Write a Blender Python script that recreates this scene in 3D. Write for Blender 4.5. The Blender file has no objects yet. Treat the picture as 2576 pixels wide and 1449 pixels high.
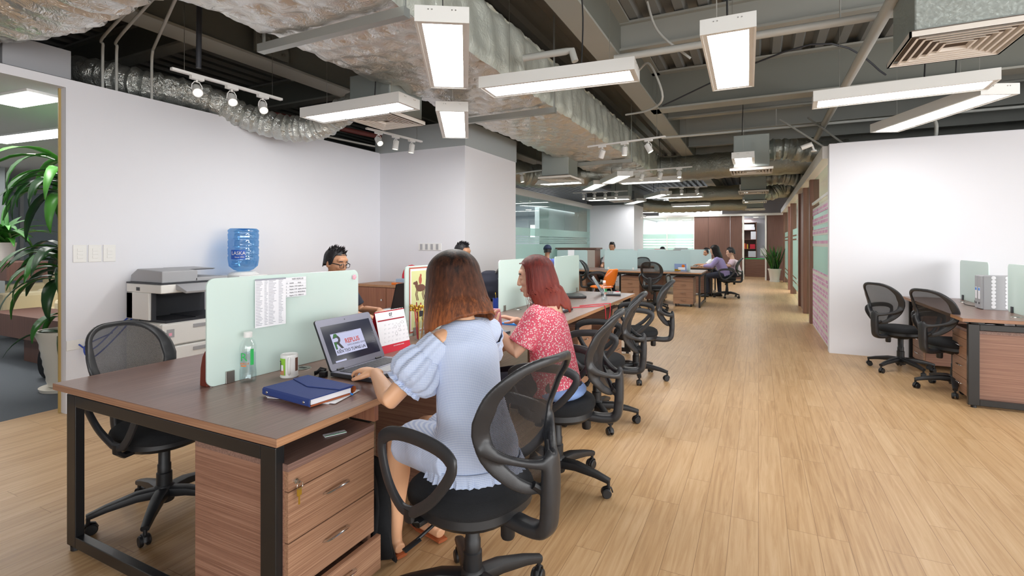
import bpy, math, random
from mathutils import Vector, Matrix
random.seed(7)
PI = math.pi
SC = bpy.context.scene
COL = SC.collection
sin, cos = math.sin, math.cos

# ---------------------------------------------------------------- materials
def srgb(h):
    c = [int(h[i:i+2], 16)/255 for i in (0, 2, 4)]
    return tuple([x/12.92 if x <= .04045 else ((x+.055)/1.055)**2.4 for x in c] + [1])
def newmat(name):
    m = bpy.data.materials.new(name); m.use_nodes = True
    nt = m.node_tree; nt.nodes.clear()
    out = nt.nodes.new('ShaderNodeOutputMaterial')
    return m, nt, out
def N(nt, t, **kw):
    n = nt.nodes.new(t)
    for k, v in kw.items():
        if k in n.inputs.keys(): n.inputs[k].default_value = v
        else: setattr(n, k, v)
    return n
def L(nt, a, b): nt.links.new(a, b)
def mat(name, col, rough=.5, metal=0., bump=0., bscale=80., coat=0., spec=.5, sheen=0., trans=0.):
    m, nt, out = newmat(name)
    p = N(nt, 'ShaderNodeBsdfPrincipled')
    p.inputs['Base Color'].default_value = srgb(col)
    p.inputs['Roughness'].default_value = rough; p.inputs['Metallic'].default_value = metal
    p.inputs['Specular IOR Level'].default_value = spec
    p.inputs['Coat Weight'].default_value = coat; p.inputs['Sheen Weight'].default_value = sheen
    L(nt, p.outputs[0], out.inputs[0])
    if trans:
        t = N(nt, 'ShaderNodeBsdfTransparent'); x = N(nt, 'ShaderNodeMixShader'); x.inputs[0].default_value = trans
        L(nt, p.outputs[0], x.inputs[1]); L(nt, t.outputs[0], x.inputs[2]); L(nt, x.outputs[0], out.inputs[0])
    if bump:
        tc = N(nt, 'ShaderNodeTexCoord'); n = N(nt, 'ShaderNodeTexNoise', Scale=bscale, Detail=3.)
        b = N(nt, 'ShaderNodeBump', Strength=bump, Distance=.005)
        L(nt, tc.outputs['Object'], n.inputs['Vector']); L(nt, n.outputs['Fac'], b.inputs['Height']); L(nt, b.outputs[0], p.inputs['Normal'])
    return m
def ramp(nt, pts):
    r = N(nt, 'ShaderNodeValToRGB'); e = r.color_ramp.elements
    while len(e) < len(pts): e.new(.5)
    for i, (p, c) in enumerate(pts):
        e[i].position = p; e[i].color = srgb(c) if isinstance(c, str) else (c, c, c, 1)
    return r
def wood(name, dark, mid, light, axis='Y', scale=60., rough=.38, bump=.08):
    """laminate with thin straight grain running along the axis"""
    m, nt, out = newmat(name)
    p = N(nt, 'ShaderNodeBsdfPrincipled', Roughness=rough)
    tc = N(nt, 'ShaderNodeTexCoord'); mp = N(nt, 'ShaderNodeMapping')
    s = {'X': (1.2, scale, scale), 'Y': (scale, 1.2, scale), 'Z': (scale, scale, 1.2)}[axis]
    mp.inputs['Scale'].default_value = s
    n = N(nt, 'ShaderNodeTexNoise', Scale=1.6, Detail=5., Roughness=.6, Distortion=.2)
    r = ramp(nt, [(.3, dark), (.5, mid), (.72, light)])
    L(nt, tc.outputs['Object'], mp.inputs[0]); L(nt, mp.outputs[0], n.inputs['Vector']); L(nt, n.outputs['Fac'], r.inputs[0])
    L(nt, r.outputs[0], p.inputs['Base Color'])
    b = N(nt, 'ShaderNodeBump', Strength=bump, Distance=.002); L(nt, n.outputs['Fac'], b.inputs['Height']); L(nt, b.outputs[0], p.inputs['Normal'])
    L(nt, p.outputs[0], out.inputs[0]); return m
def floor_mat():
    m, nt, out = newmat('oak_floor')
    p = N(nt, 'ShaderNodeBsdfPrincipled')
    tc = N(nt, 'ShaderNodeTexCoord'); mp = N(nt, 'ShaderNodeMapping'); mp.inputs['Rotation'].default_value = (0, 0, PI/2)
    L(nt, tc.outputs['Object'], mp.inputs[0])
    br = N(nt, 'ShaderNodeTexBrick', Scale=1., offset=.37, offset_frequency=3)
    br.inputs['Color1'].default_value = (0, 0, 0, 1); br.inputs['Color2'].default_value = (1, 1, 1, 1); br.inputs['Mortar'].default_value = (.5, .5, .5, 1)
    br.inputs['Mortar Size'].default_value = .0012; br.inputs['Brick Width'].default_value = .92; br.inputs['Row Height'].default_value = .125
    L(nt, mp.outputs[0], br.inputs['Vector'])
    mp2 = N(nt, 'ShaderNodeMapping'); mp2.inputs['Scale'].default_value = (40, 1.9, 1); L(nt, tc.outputs['Object'], mp2.inputs[0])
    ad = N(nt, 'ShaderNodeVectorMath', operation='ADD'); sc = N(nt, 'ShaderNodeVectorMath', operation='SCALE'); sc.inputs['Scale'].default_value = 17
    L(nt, br.outputs['Color'], sc.inputs[0]); L(nt, mp2.outputs[0], ad.inputs[0]); L(nt, sc.outputs[0], ad.inputs[1])
    n = N(nt, 'ShaderNodeTexNoise', Scale=1., Detail=6., Roughness=.62, Distortion=.8); L(nt, ad.outputs[0], n.inputs['Vector'])
    r = ramp(nt, [(.22, 'A07C54'), (.42, 'B8946A'), (.58, 'C4A279'), (.8, 'CFB08A')])
    mx = N(nt, 'ShaderNodeMath', operation='MULTIPLY_ADD'); mx.inputs[1].default_value = .12
    L(nt, br.outputs['Color'], mx.inputs[0]); 
    sb = N(nt, 'ShaderNodeMath', operation='SUBTRACT'); sb.inputs[1].default_value = .08; L(nt, n.outputs['Fac'], sb.inputs[0]); L(nt, sb.outputs[0], mx.inputs[2])
    L(nt, mx.outputs[0], r.inputs[0])
    mc = N(nt, 'ShaderNodeMix', data_type='RGBA'); L(nt, br.outputs['Fac'], mc.inputs[0]); L(nt, r.outputs[0], mc.inputs[6]); mc.inputs[7].default_value = srgb('8C6B48')
    L(nt, mc.outputs[2], p.inputs['Base Color'])
    rr = N(nt, 'ShaderNodeMapRange'); rr.inputs[3].default_value = .30; rr.inputs[4].default_value = .48; L(nt, n.outputs['Fac'], rr.inputs[0]); L(nt, rr.outputs[0], p.inputs['Roughness'])
    p.inputs['Specular IOR Level'].default_value = .4
    b = N(nt, 'ShaderNodeBump', Strength=.12, Distance=.002); L(nt, n.outputs['Fac'], b.inputs['Height']); L(nt, b.outputs[0], p.inputs['Normal'])
    L(nt, p.outputs[0], out.inputs[0]); return m
def foil_mat(name, col, rough, scale, strength, creases=7.):
    """crinkled aluminium foil wrap"""
    m, nt, out = newmat(name)
    p = N(nt, 'ShaderNodeBsdfPrincipled', Roughness=rough, Metallic=.85); p.inputs['Base Color'].default_value = srgb(col)
    tc = N(nt, 'ShaderNodeTexCoord')
    n = N(nt, 'ShaderNodeTexNoise', Scale=scale, Detail=4., Roughness=.6, Distortion=1.2)
    v = N(nt, 'ShaderNodeTexVoronoi', Scale=creases, feature='DISTANCE_TO_EDGE')
    L(nt, tc.outputs['Object'], n.inputs['Vector'])
    mxv = N(nt, 'ShaderNodeVectorMath', operation='MULTIPLY_ADD'); mxv.inputs[1].default_value = (.25, .25, .25)
    L(nt, n.outputs['Color'], mxv.inputs[0]); L(nt, tc.outputs['Object'], mxv.inputs[2]); L(nt, mxv.outputs[0], v.inputs['Vector'])
    a = N(nt, 'ShaderNodeMath', operation='ADD'); L(nt, n.outputs['Fac'], a.inputs[0]); L(nt, v.outputs['Distance'], a.inputs[1])
    b = N(nt, 'ShaderNodeBump', Strength=strength, Distance=.03); L(nt, a.outputs[0], b.inputs['Height']); L(nt, b.outputs[0], p.inputs['Normal'])
    L(nt, p.outputs[0], out.inputs[0]); return m
def emit(name, col, s):
    m, nt, out = newmat(name); e = N(nt, 'ShaderNodeEmission', Strength=s); e.inputs[0].default_value = srgb(col); L(nt, e.outputs[0], out.inputs[0]); return m
def glass(name, tint, gloss=.08, alpha=.85, frost=None):
    """thin architectural glass: tinted see-through plus a mirror-like share"""
    m, nt, out = newmat(name)
    t = N(nt, 'ShaderNodeBsdfTransparent'); t.inputs[0].default_value = srgb(tint)
    g = N(nt, 'ShaderNodeBsdfGlossy', Roughness=.03); x = N(nt, 'ShaderNodeMixShader'); x.inputs[0].default_value = gloss
    L(nt, t.outputs[0], x.inputs[1]); L(nt, g.outputs[0], x.inputs[2]); L(nt, x.outputs[0], out.inputs[0]); return m
def frosted(name, col, through=.35, rough=.12, clear=0.):
    m, nt, out = newmat(name)
    p = N(nt, 'ShaderNodeBsdfPrincipled', Roughness=rough); p.inputs['Base Color'].default_value = srgb(col)
    t = N(nt, 'ShaderNodeBsdfTranslucent'); t.inputs[0].default_value = srgb(col); x = N(nt, 'ShaderNodeMixShader'); x.inputs[0].default_value = through
    L(nt, p.outputs[0], x.inputs[1]); L(nt, t.outputs[0], x.inputs[2]); o = x
    if clear:
        c = N(nt, 'ShaderNodeBsdfTransparent'); c.inputs[0].default_value = srgb(col); y = N(nt, 'ShaderNodeMixShader'); y.inputs[0].default_value = clear
        L(nt, x.outputs[0], y.inputs[1]); L(nt, c.outputs[0], y.inputs[2]); o = y
    L(nt, o.outputs[0], out.inputs[0]); return m
def mesh_mat():
    """open black weave of the chair backs: threads with real holes between"""
    m, nt, out = newmat('chair_mesh')
    tc = N(nt, 'ShaderNodeTexCoord'); mp = N(nt, 'ShaderNodeMapping'); mp.inputs['Rotation'].default_value = (.78, 0, 0)
    L(nt, tc.outputs['Object'], mp.inputs[0]); sx = N(nt, 'ShaderNodeSeparateXYZ'); L(nt, mp.outputs[0], sx.inputs[0])
    outs = []
    for k in ('Y', 'Z'):
        a = N(nt, 'ShaderNodeMath', operation='MULTIPLY'); a.inputs[1].default_value = 2300; L(nt, sx.outputs[k], a.inputs[0])
        s = N(nt, 'ShaderNodeMath', operation='SINE'); L(nt, a.outputs[0], s.inputs[0]); outs.append(s)
    mx = N(nt, 'ShaderNodeMath', operation='MAXIMUM'); L(nt, outs[0].outputs[0], mx.inputs[0]); L(nt, outs[1].outputs[0], mx.inputs[1])
    g = N(nt, 'ShaderNodeMath', operation='LESS_THAN'); g.inputs[1].default_value = -.05; L(nt, mx.outputs[0], g.inputs[0])
    p = N(nt, 'ShaderNodeBsdfPrincipled', Roughness=.6); p.inputs['Base Color'].default_value = srgb('1A1B1F')
    t = N(nt, 'ShaderNodeBsdfTransparent'); x = N(nt, 'ShaderNodeMixShader')
    L(nt, g.outputs[0], x.inputs[0]); L(nt, p.outputs[0], x.inputs[1]); L(nt, t.outputs[0], x.inputs[2]); L(nt, x.outputs[0], out.inputs[0]); return m
def gingham():
    m, nt, out = newmat('blue_gingham')
    p = N(nt, 'ShaderNodeBsdfPrincipled', Roughness=.8); p.inputs['Sheen Weight'].default_value = .2
    tc = N(nt, 'ShaderNodeTexCoord'); sx = N(nt, 'ShaderNodeSeparateXYZ'); L(nt, tc.outputs['Object'], sx.inputs[0]); w = []
    cmb = N(nt, 'ShaderNodeMath', operation='ADD'); L(nt, sx.outputs['X'], cmb.inputs[0]); L(nt, sx.outputs['Y'], cmb.inputs[1])
    for src in (cmb.outputs[0], sx.outputs['Z']):
        a = N(nt, 'ShaderNodeMath', operation='MULTIPLY'); a.inputs[1].default_value = 1150; L(nt, src, a.inputs[0])
        s = N(nt, 'ShaderNodeMath', operation='SINE'); L(nt, a.outputs[0], s.inputs[0]); g = N(nt, 'ShaderNodeMath', operation='GREATER_THAN'); g.inputs[1].default_value = 0; L(nt, s.outputs[0], g.inputs[0]); w.append(g)
    ad = N(nt, 'ShaderNodeMath', operation='ADD'); L(nt, w[0].outputs[0], ad.inputs[0]); L(nt, w[1].outputs[0], ad.inputs[1])
    h = N(nt, 'ShaderNodeMath', operation='MULTIPLY'); h.inputs[1].default_value = .5; L(nt, ad.outputs[0], h.inputs[0])
    r = ramp(nt, [(0., 'DEE4F2'), (.5, 'BAC7E2'), (1., '9DAFD6')]); L(nt, h.outputs[0], r.inputs[0]); L(nt, r.outputs[0], p.inputs['Base Color'])
    n = N(nt, 'ShaderNodeTexNoise', Scale=9., Detail=3., Distortion=1.); L(nt, tc.outputs['Object'], n.inputs['Vector'])
    b = N(nt, 'ShaderNodeBump', Strength=.5, Distance=.02); L(nt, n.outputs['Fac'], b.inputs['Height']); L(nt, b.outputs[0], p.inputs['Normal'])
    L(nt, p.outputs[0], out.inputs[0]); return m
def floral():
    m, nt, out = newmat('red_floral')
    p = N(nt, 'ShaderNodeBsdfPrincipled', Roughness=.8)
    tc = N(nt, 'ShaderNodeTexCoord'); v = N(nt, 'ShaderNodeTexVoronoi', Scale=92.); L(nt, tc.outputs['Object'], v.inputs['Vector'])
    v2 = N(nt, 'ShaderNodeTexVoronoi', Scale=150.); L(nt, tc.outputs['Object'], v2.inputs['Vector'])
    r = ramp(nt, [(0., '5B3A3A'), (.13, 'F4E8E4'), (.34, 'DC5870')]); r.color_ramp.interpolation = 'CONSTANT'
    L(nt, v.outputs['Distance'], r.inputs[0])
    r2 = ramp(nt, [(0., 1.), (.25, 0.)]); r2.color_ramp.interpolation = 'CONSTANT'; L(nt, v2.outputs['Distance'], r2.inputs[0])
    mc = N(nt, 'ShaderNodeMix', data_type='RGBA'); L(nt, r2.outputs[0], mc.inputs[0]); L(nt, r.outputs[0], mc.inputs[6]); mc.inputs[7].default_value = srgb('F0C9CC')
    L(nt, mc.outputs[2], p.inputs['Base Color'])
    n = N(nt, 'ShaderNodeTexNoise', Scale=10., Detail=3., Distortion=1.); L(nt, tc.outputs['Object'], n.inputs['Vector'])
    b = N(nt, 'ShaderNodeBump', Strength=.5, Distance=.02); L(nt, n.outputs['Fac'], b.inputs['Height']); L(nt, b.outputs[0], p.inputs['Normal'])
    L(nt, p.outputs[0], out.inputs[0]); return m
def hair_mat(name, root, tip, z0, z1, streak, sc=(50, 50, 1.2)):
    """dyed hair: darker at the crown, lighter at the ends, fine strands"""
    m, nt, out = newmat(name)
    p = N(nt, 'ShaderNodeBsdfPrincipled', Roughness=.5); p.inputs['Specular IOR Level'].default_value = .25
    tc = N(nt, 'ShaderNodeTexCoord'); sx = N(nt, 'ShaderNodeSeparateXYZ'); L(nt, tc.outputs['Object'], sx.inputs[0])
    mr = N(nt, 'ShaderNodeMapRange'); mr.inputs[1].default_value = z0; mr.inputs[2].default_value = z1; L(nt, sx.outputs['Z'], mr.inputs[0])
    mp = N(nt, 'ShaderNodeMapping'); mp.inputs['Scale'].default_value = sc; L(nt, tc.outputs['Object'], mp.inputs[0])
    n = N(nt, 'ShaderNodeTexNoise', Scale=1.3, Detail=5., Roughness=.7); L(nt, mp.outputs[0], n.inputs['Vector'])
    a = N(nt, 'ShaderNodeMath', operation='MULTIPLY_ADD'); a.inputs[1].default_value = 1.3; a.inputs[2].default_value = -.65; L(nt, n.outputs['Fac'], a.inputs[0])
    b2 = N(nt, 'ShaderNodeMath', operation='ADD', use_clamp=True); L(nt, mr.outputs[0], b2.inputs[0]); L(nt, a.outputs[0], b2.inputs[1])
    r = ramp(nt, [(0., tip), (.45, streak), (1., root)]); L(nt, b2.outputs[0], r.inputs[0]); L(nt, r.outputs[0], p.inputs['Base Color'])
    bm = N(nt, 'ShaderNodeBump', Strength=.5, Distance=.003); L(nt, n.outputs['Fac'], bm.inputs['Height']); L(nt, bm.outputs[0], p.inputs['Normal'])
    L(nt, p.outputs[0], out.inputs[0]); return m
def sticker_mat():
    """rows of pink and white sticky notes on glass"""
    m, nt, out = newmat('sticky_notes')
    p = N(nt, 'ShaderNodeBsdfPrincipled', Roughness=.7)
    tc = N(nt, 'ShaderNodeTexCoord'); mp = N(nt, 'ShaderNodeMapping'); mp.inputs['Rotation'].default_value = (PI/2, 0, PI/2)
    sx = N(nt, 'ShaderNodeSeparateXYZ'); L(nt, tc.outputs['Object'], sx.inputs[0]); cb = N(nt, 'ShaderNodeCombineXYZ'); L(nt, sx.outputs['Y'], cb.inputs[0]); L(nt, sx.outputs['Z'], cb.inputs[1])
    br = N(nt, 'ShaderNodeTexBrick', Scale=1., offset=.0); br.inputs['Color1'].default_value = srgb('C77FB4'); br.inputs['Color2'].default_value = srgb('E3B9D3'); br.inputs['Mortar'].default_value = srgb('D8DCDC')
    br.inputs['Mortar Size'].default_value = .008; br.inputs['Brick Width'].default_value = .11; br.inputs['Row Height'].default_value = .075; L(nt, cb.outputs[0], br.inputs['Vector'])
    w = N(nt, 'ShaderNodeMath', operation='PINGPONG'); w.inputs[1].default_value = .075; L(nt, sx.outputs['Z'], w.inputs[0]); g = N(nt, 'ShaderNodeMath', operation='LESS_THAN'); g.inputs[1].default_value = .026; L(nt, w.outputs[0], g.inputs[0])
    mc = N(nt, 'ShaderNodeMix', data_type='RGBA'); L(nt, g.outputs[0], mc.inputs[0]); L(nt, br.outputs['Color'], mc.inputs[6]); mc.inputs[7].default_value = srgb('D9D8D3')
    L(nt, mc.outputs[2], p.inputs['Base Color']); L(nt, p.outputs[0], out.inputs[0]); return m

M = {}
M['wall'] = mat('wall_paint', 'E0E1E7', .75)
M['greypaint'] = mat('grey_paint', 'A9B0B2', .8)
M['white'] = mat('white_plastic', 'E6E6E4', .4)
M['fixture'] = mat('fixture_white', 'DCDDDB', .45)
M['offwhite'] = mat('cream_plastic', 'E6E5E1', .45)
M['greyplastic'] = mat('grey_plastic', 'A5A6AA', .45)
M['dkplastic'] = mat('dark_plastic', '33353B', .45)
M['black'] = mat('black_plastic', '17181B', .42, bump=.15, bscale=900)
M['armblack'] = mat('worn_black_plastic', '2A2B2E', .36, bump=.1, bscale=600)
M['blackfab'] = mat('black_fabric', '0F1115', .9, bump=.6, bscale=500)
M['blackmetal'] = mat('black_metal', '17181A', .32, coat=.2)
M['chrome'] = mat('chrome', 'D9D9D6', .15, metal=1.)
M['steel'] = mat('brushed_steel', 'B5B3AE', .3, metal=1.)
M['zinc'] = mat('galvanised_steel', 'A9ADAA', .45, metal=.6)
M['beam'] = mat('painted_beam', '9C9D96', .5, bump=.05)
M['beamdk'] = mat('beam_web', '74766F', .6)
M['deck'] = mat('deck_metal', '8B8D8B', .55, metal=.3)
M['pipe'] = mat('pipe_paint', 'B9BAB5', .5)
M['cable'] = mat('black_cable', '1B1B1D', .5)
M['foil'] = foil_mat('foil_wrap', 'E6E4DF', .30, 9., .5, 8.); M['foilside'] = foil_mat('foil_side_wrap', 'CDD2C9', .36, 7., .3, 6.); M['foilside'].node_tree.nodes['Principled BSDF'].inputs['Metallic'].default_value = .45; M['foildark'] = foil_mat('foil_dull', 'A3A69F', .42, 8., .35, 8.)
M['foil2'] = foil_mat('foil_duct', 'D0D3CF', .28, 11., .55, 14.)
M['foilgrey'] = foil_mat('insulated_box', 'A9B0AC', .45, 40., .35, 60.)
M['desk'] = wood('desk_laminate', '67504A', '80645A', '97796E', 'Y', 90., .30)
M['deskx'] = wood('desk_laminate_cross', '67504A', '80645A', '97796E', 'X', 90., .34)
M['edge'] = wood('edge_laminate', '916949', 'AC7F5C', 'C49A75', 'Y', 150., .45); M['edgex'] = wood('edge_laminate_cross', '7E5A44', '966E54', 'AB856A', 'X', 150., .45)
M['cab'] = wood('cabinet_laminate', '7E5A46', '99735A', 'B38E72', 'Y', 120., .42)
M['cabx'] = wood('cabinet_laminate_x', '745143', '8C6654', 'A37E6A', 'X', 120., .42)
M['cabz'] = wood('cabinet_laminate_z', '7A4E3C', '93614A', 'A8775C', 'Z', 120., .42)
M['panel'] = wood('brown_wall_panel', '5E4138', '674A40', '704F45', 'Z', 50., .5)
M['pillar'] = wood('pillar_laminate', '6A4638', '7A5344', '865D4D', 'Z', 90., .45)
M['floor'] = floor_mat()
M['carpet'] = mat('grey_carpet', '50555A', .95, bump=.8, bscale=120)
M['light'] = emit('diffuser', 'FFFDFA', 16.)
M['spot'] = emit('spot_lens', 'FFF6D8', 6.)
M['down'] = emit('downlight', 'FFF4D8', 8.)
M['screen'] = frosted('mint_screen', 'DCEFE9', .15, .12)
M['screenedge'] = mat('screen_edge', '8FC7B2', .1)
M['screenfar'] = frosted('frosted_screen', 'D3E5E6', .35, .25, .12)
M['glass'] = glass('clear_glass', 'EFF9F6', .06)
M['glassfrost'] = frosted('frosted_film', 'D5E6E2', .5, .3, .40)
M['petglass'] = glass('clear_plastic', 'FCFEFE', .10)
M['bluebottle'] = glass('blue_water_bottle', 'A6D0F0', .14)
M['water'] = glass('water', 'F6FBFD', .05)
M['mesh'] = mesh_mat()
M['skin'] = mat('skin', 'DDAA85', .45); M['skin2'] = mat('skin_tan', 'BC8A6A', .45); M['skinface'] = mat('skin_light', 'D8AC92', .45)
M['gingham'] = gingham(); M['floral'] = floral()
M['hair1'] = hair_mat('brown_hair', '150C0A', '9E5C34', .50, .86, '54301E')
M['hair2'] = hair_mat('red_hair', '3A1A1A', '8A3A2C', .46, .90, '6E2C26')
M['hair3'] = mat('black_hair', '17151A', .5, bump=1., bscale=60)
M['lip'] = mat('lip', 'B2605A', .4)
M['green'] = mat('logo_green', '2EB35A', .5); M['dkgreen'] = mat('logo_dark_green', '2C6B2A', .5)
M['red'] = mat('red_print', 'D2233A', .5); M['dkred'] = mat('dark_red', '98172A', .5); M['logored'] = mat('logo_red', 'C4473F', .5); M['orange'] = mat('orange_shell', 'EA7A20', .28, coat=.3)
M['paper'] = mat('paper', 'EEEFF4', .8); M['ink'] = mat('ink', '3A3A42', .8); M['greyink'] = mat('grey_ink', '9A9CA8', .8)
M['navy'] = mat('navy_cover', '2B3F7E', .75, bump=.3, bscale=500); M['tan'] = mat('tan_leather', 'A8582F', .6)
M['laptopgrey'] = mat('laptop_grey', '7C7D8C', .35, metal=.4); M['display'] = mat('display_dark', '1F2438', .15); M['displaywhite'] = emit('display_white', 'B9BBD6', .8)
M['displayink'] = mat('display_ink', '23242E', .4)
M['leaf'] = mat('leaf', '2F6B22', .35); M['leaf2'] = mat('leaf_dark', '1F4420', .35); M['leaf3'] = mat('leaf_bright', '4A8F33', .4)
M['pot'] = mat('glazed_pot', 'D9D3C5', .3, bump=.5, bscale=12); M['potwhite'] = mat('white_pot', 'DAD5CF', .5); M['trunk'] = mat('trunk', '7A6A4A', .8)
M['cream'] = mat('cream_upholstery', 'DDD0AE', .85); M['gold'] = mat('gold_foil', 'C9A23E', .3, metal=.7)
M['sticky'] = sticker_mat(); M['blue'] = mat('blue_plastic', '2446A8', .4); M['brightblue'] = mat('bright_blue', '2E86E0', .3)
M['lavender'] = mat('lavender_cloth', '9C8FC0', .85, bump=.4, bscale=12); M['bluecloth'] = mat('blue_cloth', '6E7FD6', .85, bump=.4, bscale=12); M['whitecloth'] = mat('white_cloth', 'E8E8EA', .85, bump=.4, bscale=12); M['pinkcloth'] = mat('pink_cloth', 'D8BFCB', .85)
M['denim'] = mat('denim', '7F9BD0', .85, bump=.4, bscale=40); M['darkcloth'] = mat('dark_cloth', '2C2F3D', .9, bump=.4, bscale=20); M['capnavy'] = mat('cap', '1D2A48', .8)
M['pink'] = mat('pink', 'F2A9BE', .5); M['yellow'] = mat('yellow', 'E9C33A', .5)
M['tablefold'] = mat('poster_green', 'D8DDA0', .7); M['posterred'] = mat('poster_border', 'B5614E', .7); M['posterbrown'] = mat('poster_brown', '6E4A3C', .7)
M['lime'] = mat('lime', '8FC63F', .6); M['bluedark'] = mat('label_blue', '1E56B8', .4)

# ---------------------------------------------------------------- mesh builder
class MB:
    def __init__(s): s.v = []; s.f = []; s.m = []
    def add(s, vs, fs, T=None, mi=0):
        o = len(s.v); s.v += [(T @ Vector(v)) if T else Vector(v) for v in vs]
        s.f += [tuple(i+o for i in f) for f in fs]; s.m += [mi]*len(fs); return s
    def box(s, x0, x1, y0, y1, z0, z1, T=None, mi=0):
        v = [(x, y, z) for x in (x0, x1) for y in (y0, y1) for z in (z0, z1)]
        return s.add(v, [(0, 1, 3, 2), (4, 6, 7, 5), (0, 4, 5, 1), (2, 3, 7, 6), (0, 2, 6, 4), (1, 5, 7, 3)], T, mi)
    def tube(s, P, r, n=10, closed=False, ry=None, up=None, sq=2., T=None, mi=0, cap=True):
        P = [Vector(p) for p in P]; m = len(P)
        R = r if isinstance(r, (list, tuple)) else [r]*m
        RY = R if ry is None else (ry if isinstance(ry, (list, tuple)) else [ry]*m)
        vs = []; prev = None
        for i, p in enumerate(P):
            if closed: t = P[(i+1) % m]-P[i-1]
            else: t = P[min(i+1, m-1)]-P[max(i-1, 0)]
            if t.length < 1e-9: t = Vector((0, 0, 1))
            t.normalize()
            u = Vector(up[i] if isinstance(up, list) else up) if up is not None else (prev if prev is not None else (Vector((0, 0, 1)) if abs(t.z) < .9 else Vector((1, 0, 0))))
            a = t.cross(u)
            if a.length < 1e-6: a = t.orthogonal()
            a.normalize(); b = a.cross(t); prev = b
            for k in range(n):
                th = 2*PI*k/n; c, d = cos(th), sin(th)
                c2 = math.copysign(abs(c)**(2/sq), c); d2 = math.copysign(abs(d)**(2/sq), d)
                vs.append(p+a*R[i]*c2+b*RY[i]*d2)
        fs = []
        for i in range(m if closed else m-1):
            j = (i+1) % m
            for k in range(n): fs.append((i*n+k, i*n+(k+1) % n, j*n+(k+1) % n, j*n+k))
        if not closed and cap: fs.append(tuple(range(n-1, -1, -1))); fs.append(tuple((m-1)*n+k for k in range(n)))
        return s.add(vs, fs, T, mi)
    def lathe(s, prof, n=24, T=None, mi=0, sx=1., sy=1.):
        vs = [(r*cos(2*PI*k/n)*sx, r*sin(2*PI*k/n)*sy, z) for r, z in prof for k in range(n)]; fs = []
        for i in range(len(prof)-1):
            for k in range(n): fs.append((i*n+k, i*n+(k+1) % n, (i+1)*n+(k+1) % n, (i+1)*n+k))
        if prof[0][0] > 1e-5: fs.append(tuple(range(n-1, -1, -1)))
        if prof[-1][0] > 1e-5: fs.append(tuple((len(prof)-1)*n+k for k in range(n)))
        return s.add(vs, fs, T, mi)
    def prism(s, poly, z0, z1, T=None, mi=0):
        n = len(poly); vs = [(x, y, z0) for x, y in poly]+[(x, y, z1) for x, y in poly]
        return s.add(vs, [tuple(range(n-1, -1, -1)), tuple(range(n, 2*n))]+[(i, (i+1) % n, n+(i+1) % n, n+i) for i in range(n)], T, mi)
    def ell(s, c, r, n=16, T=None, mi=0, R=None):
        c = Vector(c); m = n//2+1; r = r if isinstance(r, (tuple, list)) else (r, r, r); vs = []; fs = []
        for i in range(m+1):
            ph = PI*i/m
            for k in range(n):
                v = Vector((r[0]*sin(ph)*cos(2*PI*k/n), r[1]*sin(ph)*sin(2*PI*k/n), r[2]*cos(ph)))
                if R: v = R @ v
                vs.append(c+v)
        for i in range(m):
            for k in range(n): fs.append((i*n+k, (i+1)*n+k, (i+1)*n+(k+1) % n, i*n+(k+1) % n))
        return s.add(vs, fs, T, mi)
    def grid(s, f, nu, nv, T=None, mi=0, closed_u=False):
        vs = [f(i/(nu if closed_u else nu-1), j/(nv-1)) for j in range(nv) for i in range(nu)]; fs = []
        for j in range(nv-1):
            for i in range(nu if closed_u else nu-1): fs.append((j*nu+i, j*nu+(i+1) % nu, (j+1)*nu+(i+1) % nu, (j+1)*nu+i))
        return s.add(vs, fs, T, mi)
    def build(s, name, m, parent=None, smooth=True, bevel=0, voxel=0, sm=4, solid=0, sub=0, T=None, ang=.7):
        me = bpy.data.meshes.new(name); vs = [T @ v for v in s.v] if T else s.v
        me.from_pydata([tuple(v) for v in vs], [], s.f)
        ms = m if isinstance(m, (list, tuple)) else [m]
        for x in ms: me.materials.append(M[x] if isinstance(x, str) else x)
        if len(ms) > 1: me.polygons.foreach_set('material_index', s.m)
        me.validate(); me.update()
        o = bpy.data.objects.new(name, me); COL.objects.link(o)
        if voxel:
            r = o.modifiers.new('r', 'REMESH'); r.mode = 'VOXEL'; r.voxel_size = voxel; r.use_smooth_shade = True
            if sm: q = o.modifiers.new('s', 'SMOOTH'); q.iterations = sm; q.factor = .6
            dg = bpy.context.evaluated_depsgraph_get(); ev = o.evaluated_get(dg); nm = bpy.data.meshes.new_from_object(ev)
            o.modifiers.clear(); o.data = nm; bpy.data.meshes.remove(me); me = nm; me.name = name
            if not me.materials: [me.materials.append(M[x] if isinstance(x, str) else x) for x in ms]
            me.shade_smooth()
        elif smooth:
            me.shade_smooth(); me.set_sharp_from_angle(angle=ang)
        if solid: q = o.modifiers.new('solid', 'SOLIDIFY'); q.thickness = solid; q.offset = 0
        if bevel: q = o.modifiers.new('bevel', 'BEVEL'); q.width = bevel; q.segments = 2; q.limit_method = 'ANGLE'
        if sub: q = o.modifiers.new('sub', 'SUBSURF'); q.levels = sub; q.render_levels = sub
        if parent: o.parent = parent
        return o
def Tm(x=0, y=0, z=0, rz=0, rx=0, ry=0, s=1):
    return Matrix.Translation((x, y, z)) @ Matrix.Rotation(rz, 4, 'Z') @ Matrix.Rotation(ry, 4, 'Y') @ Matrix.Rotation(rx, 4, 'X') @ Matrix.Scale(s, 4)
def frameT(o, xdir, ydir):
    x = Vector(xdir).normalized(); y = Vector(ydir).normalized(); z = x.cross(y).normalized(); y = z.cross(x)
    m = Matrix(((x.x, y.x, z.x, o[0]), (x.y, y.y, z.y, o[1]), (x.z, y.z, z.z, o[2]), (0, 0, 0, 1))); return m
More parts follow.
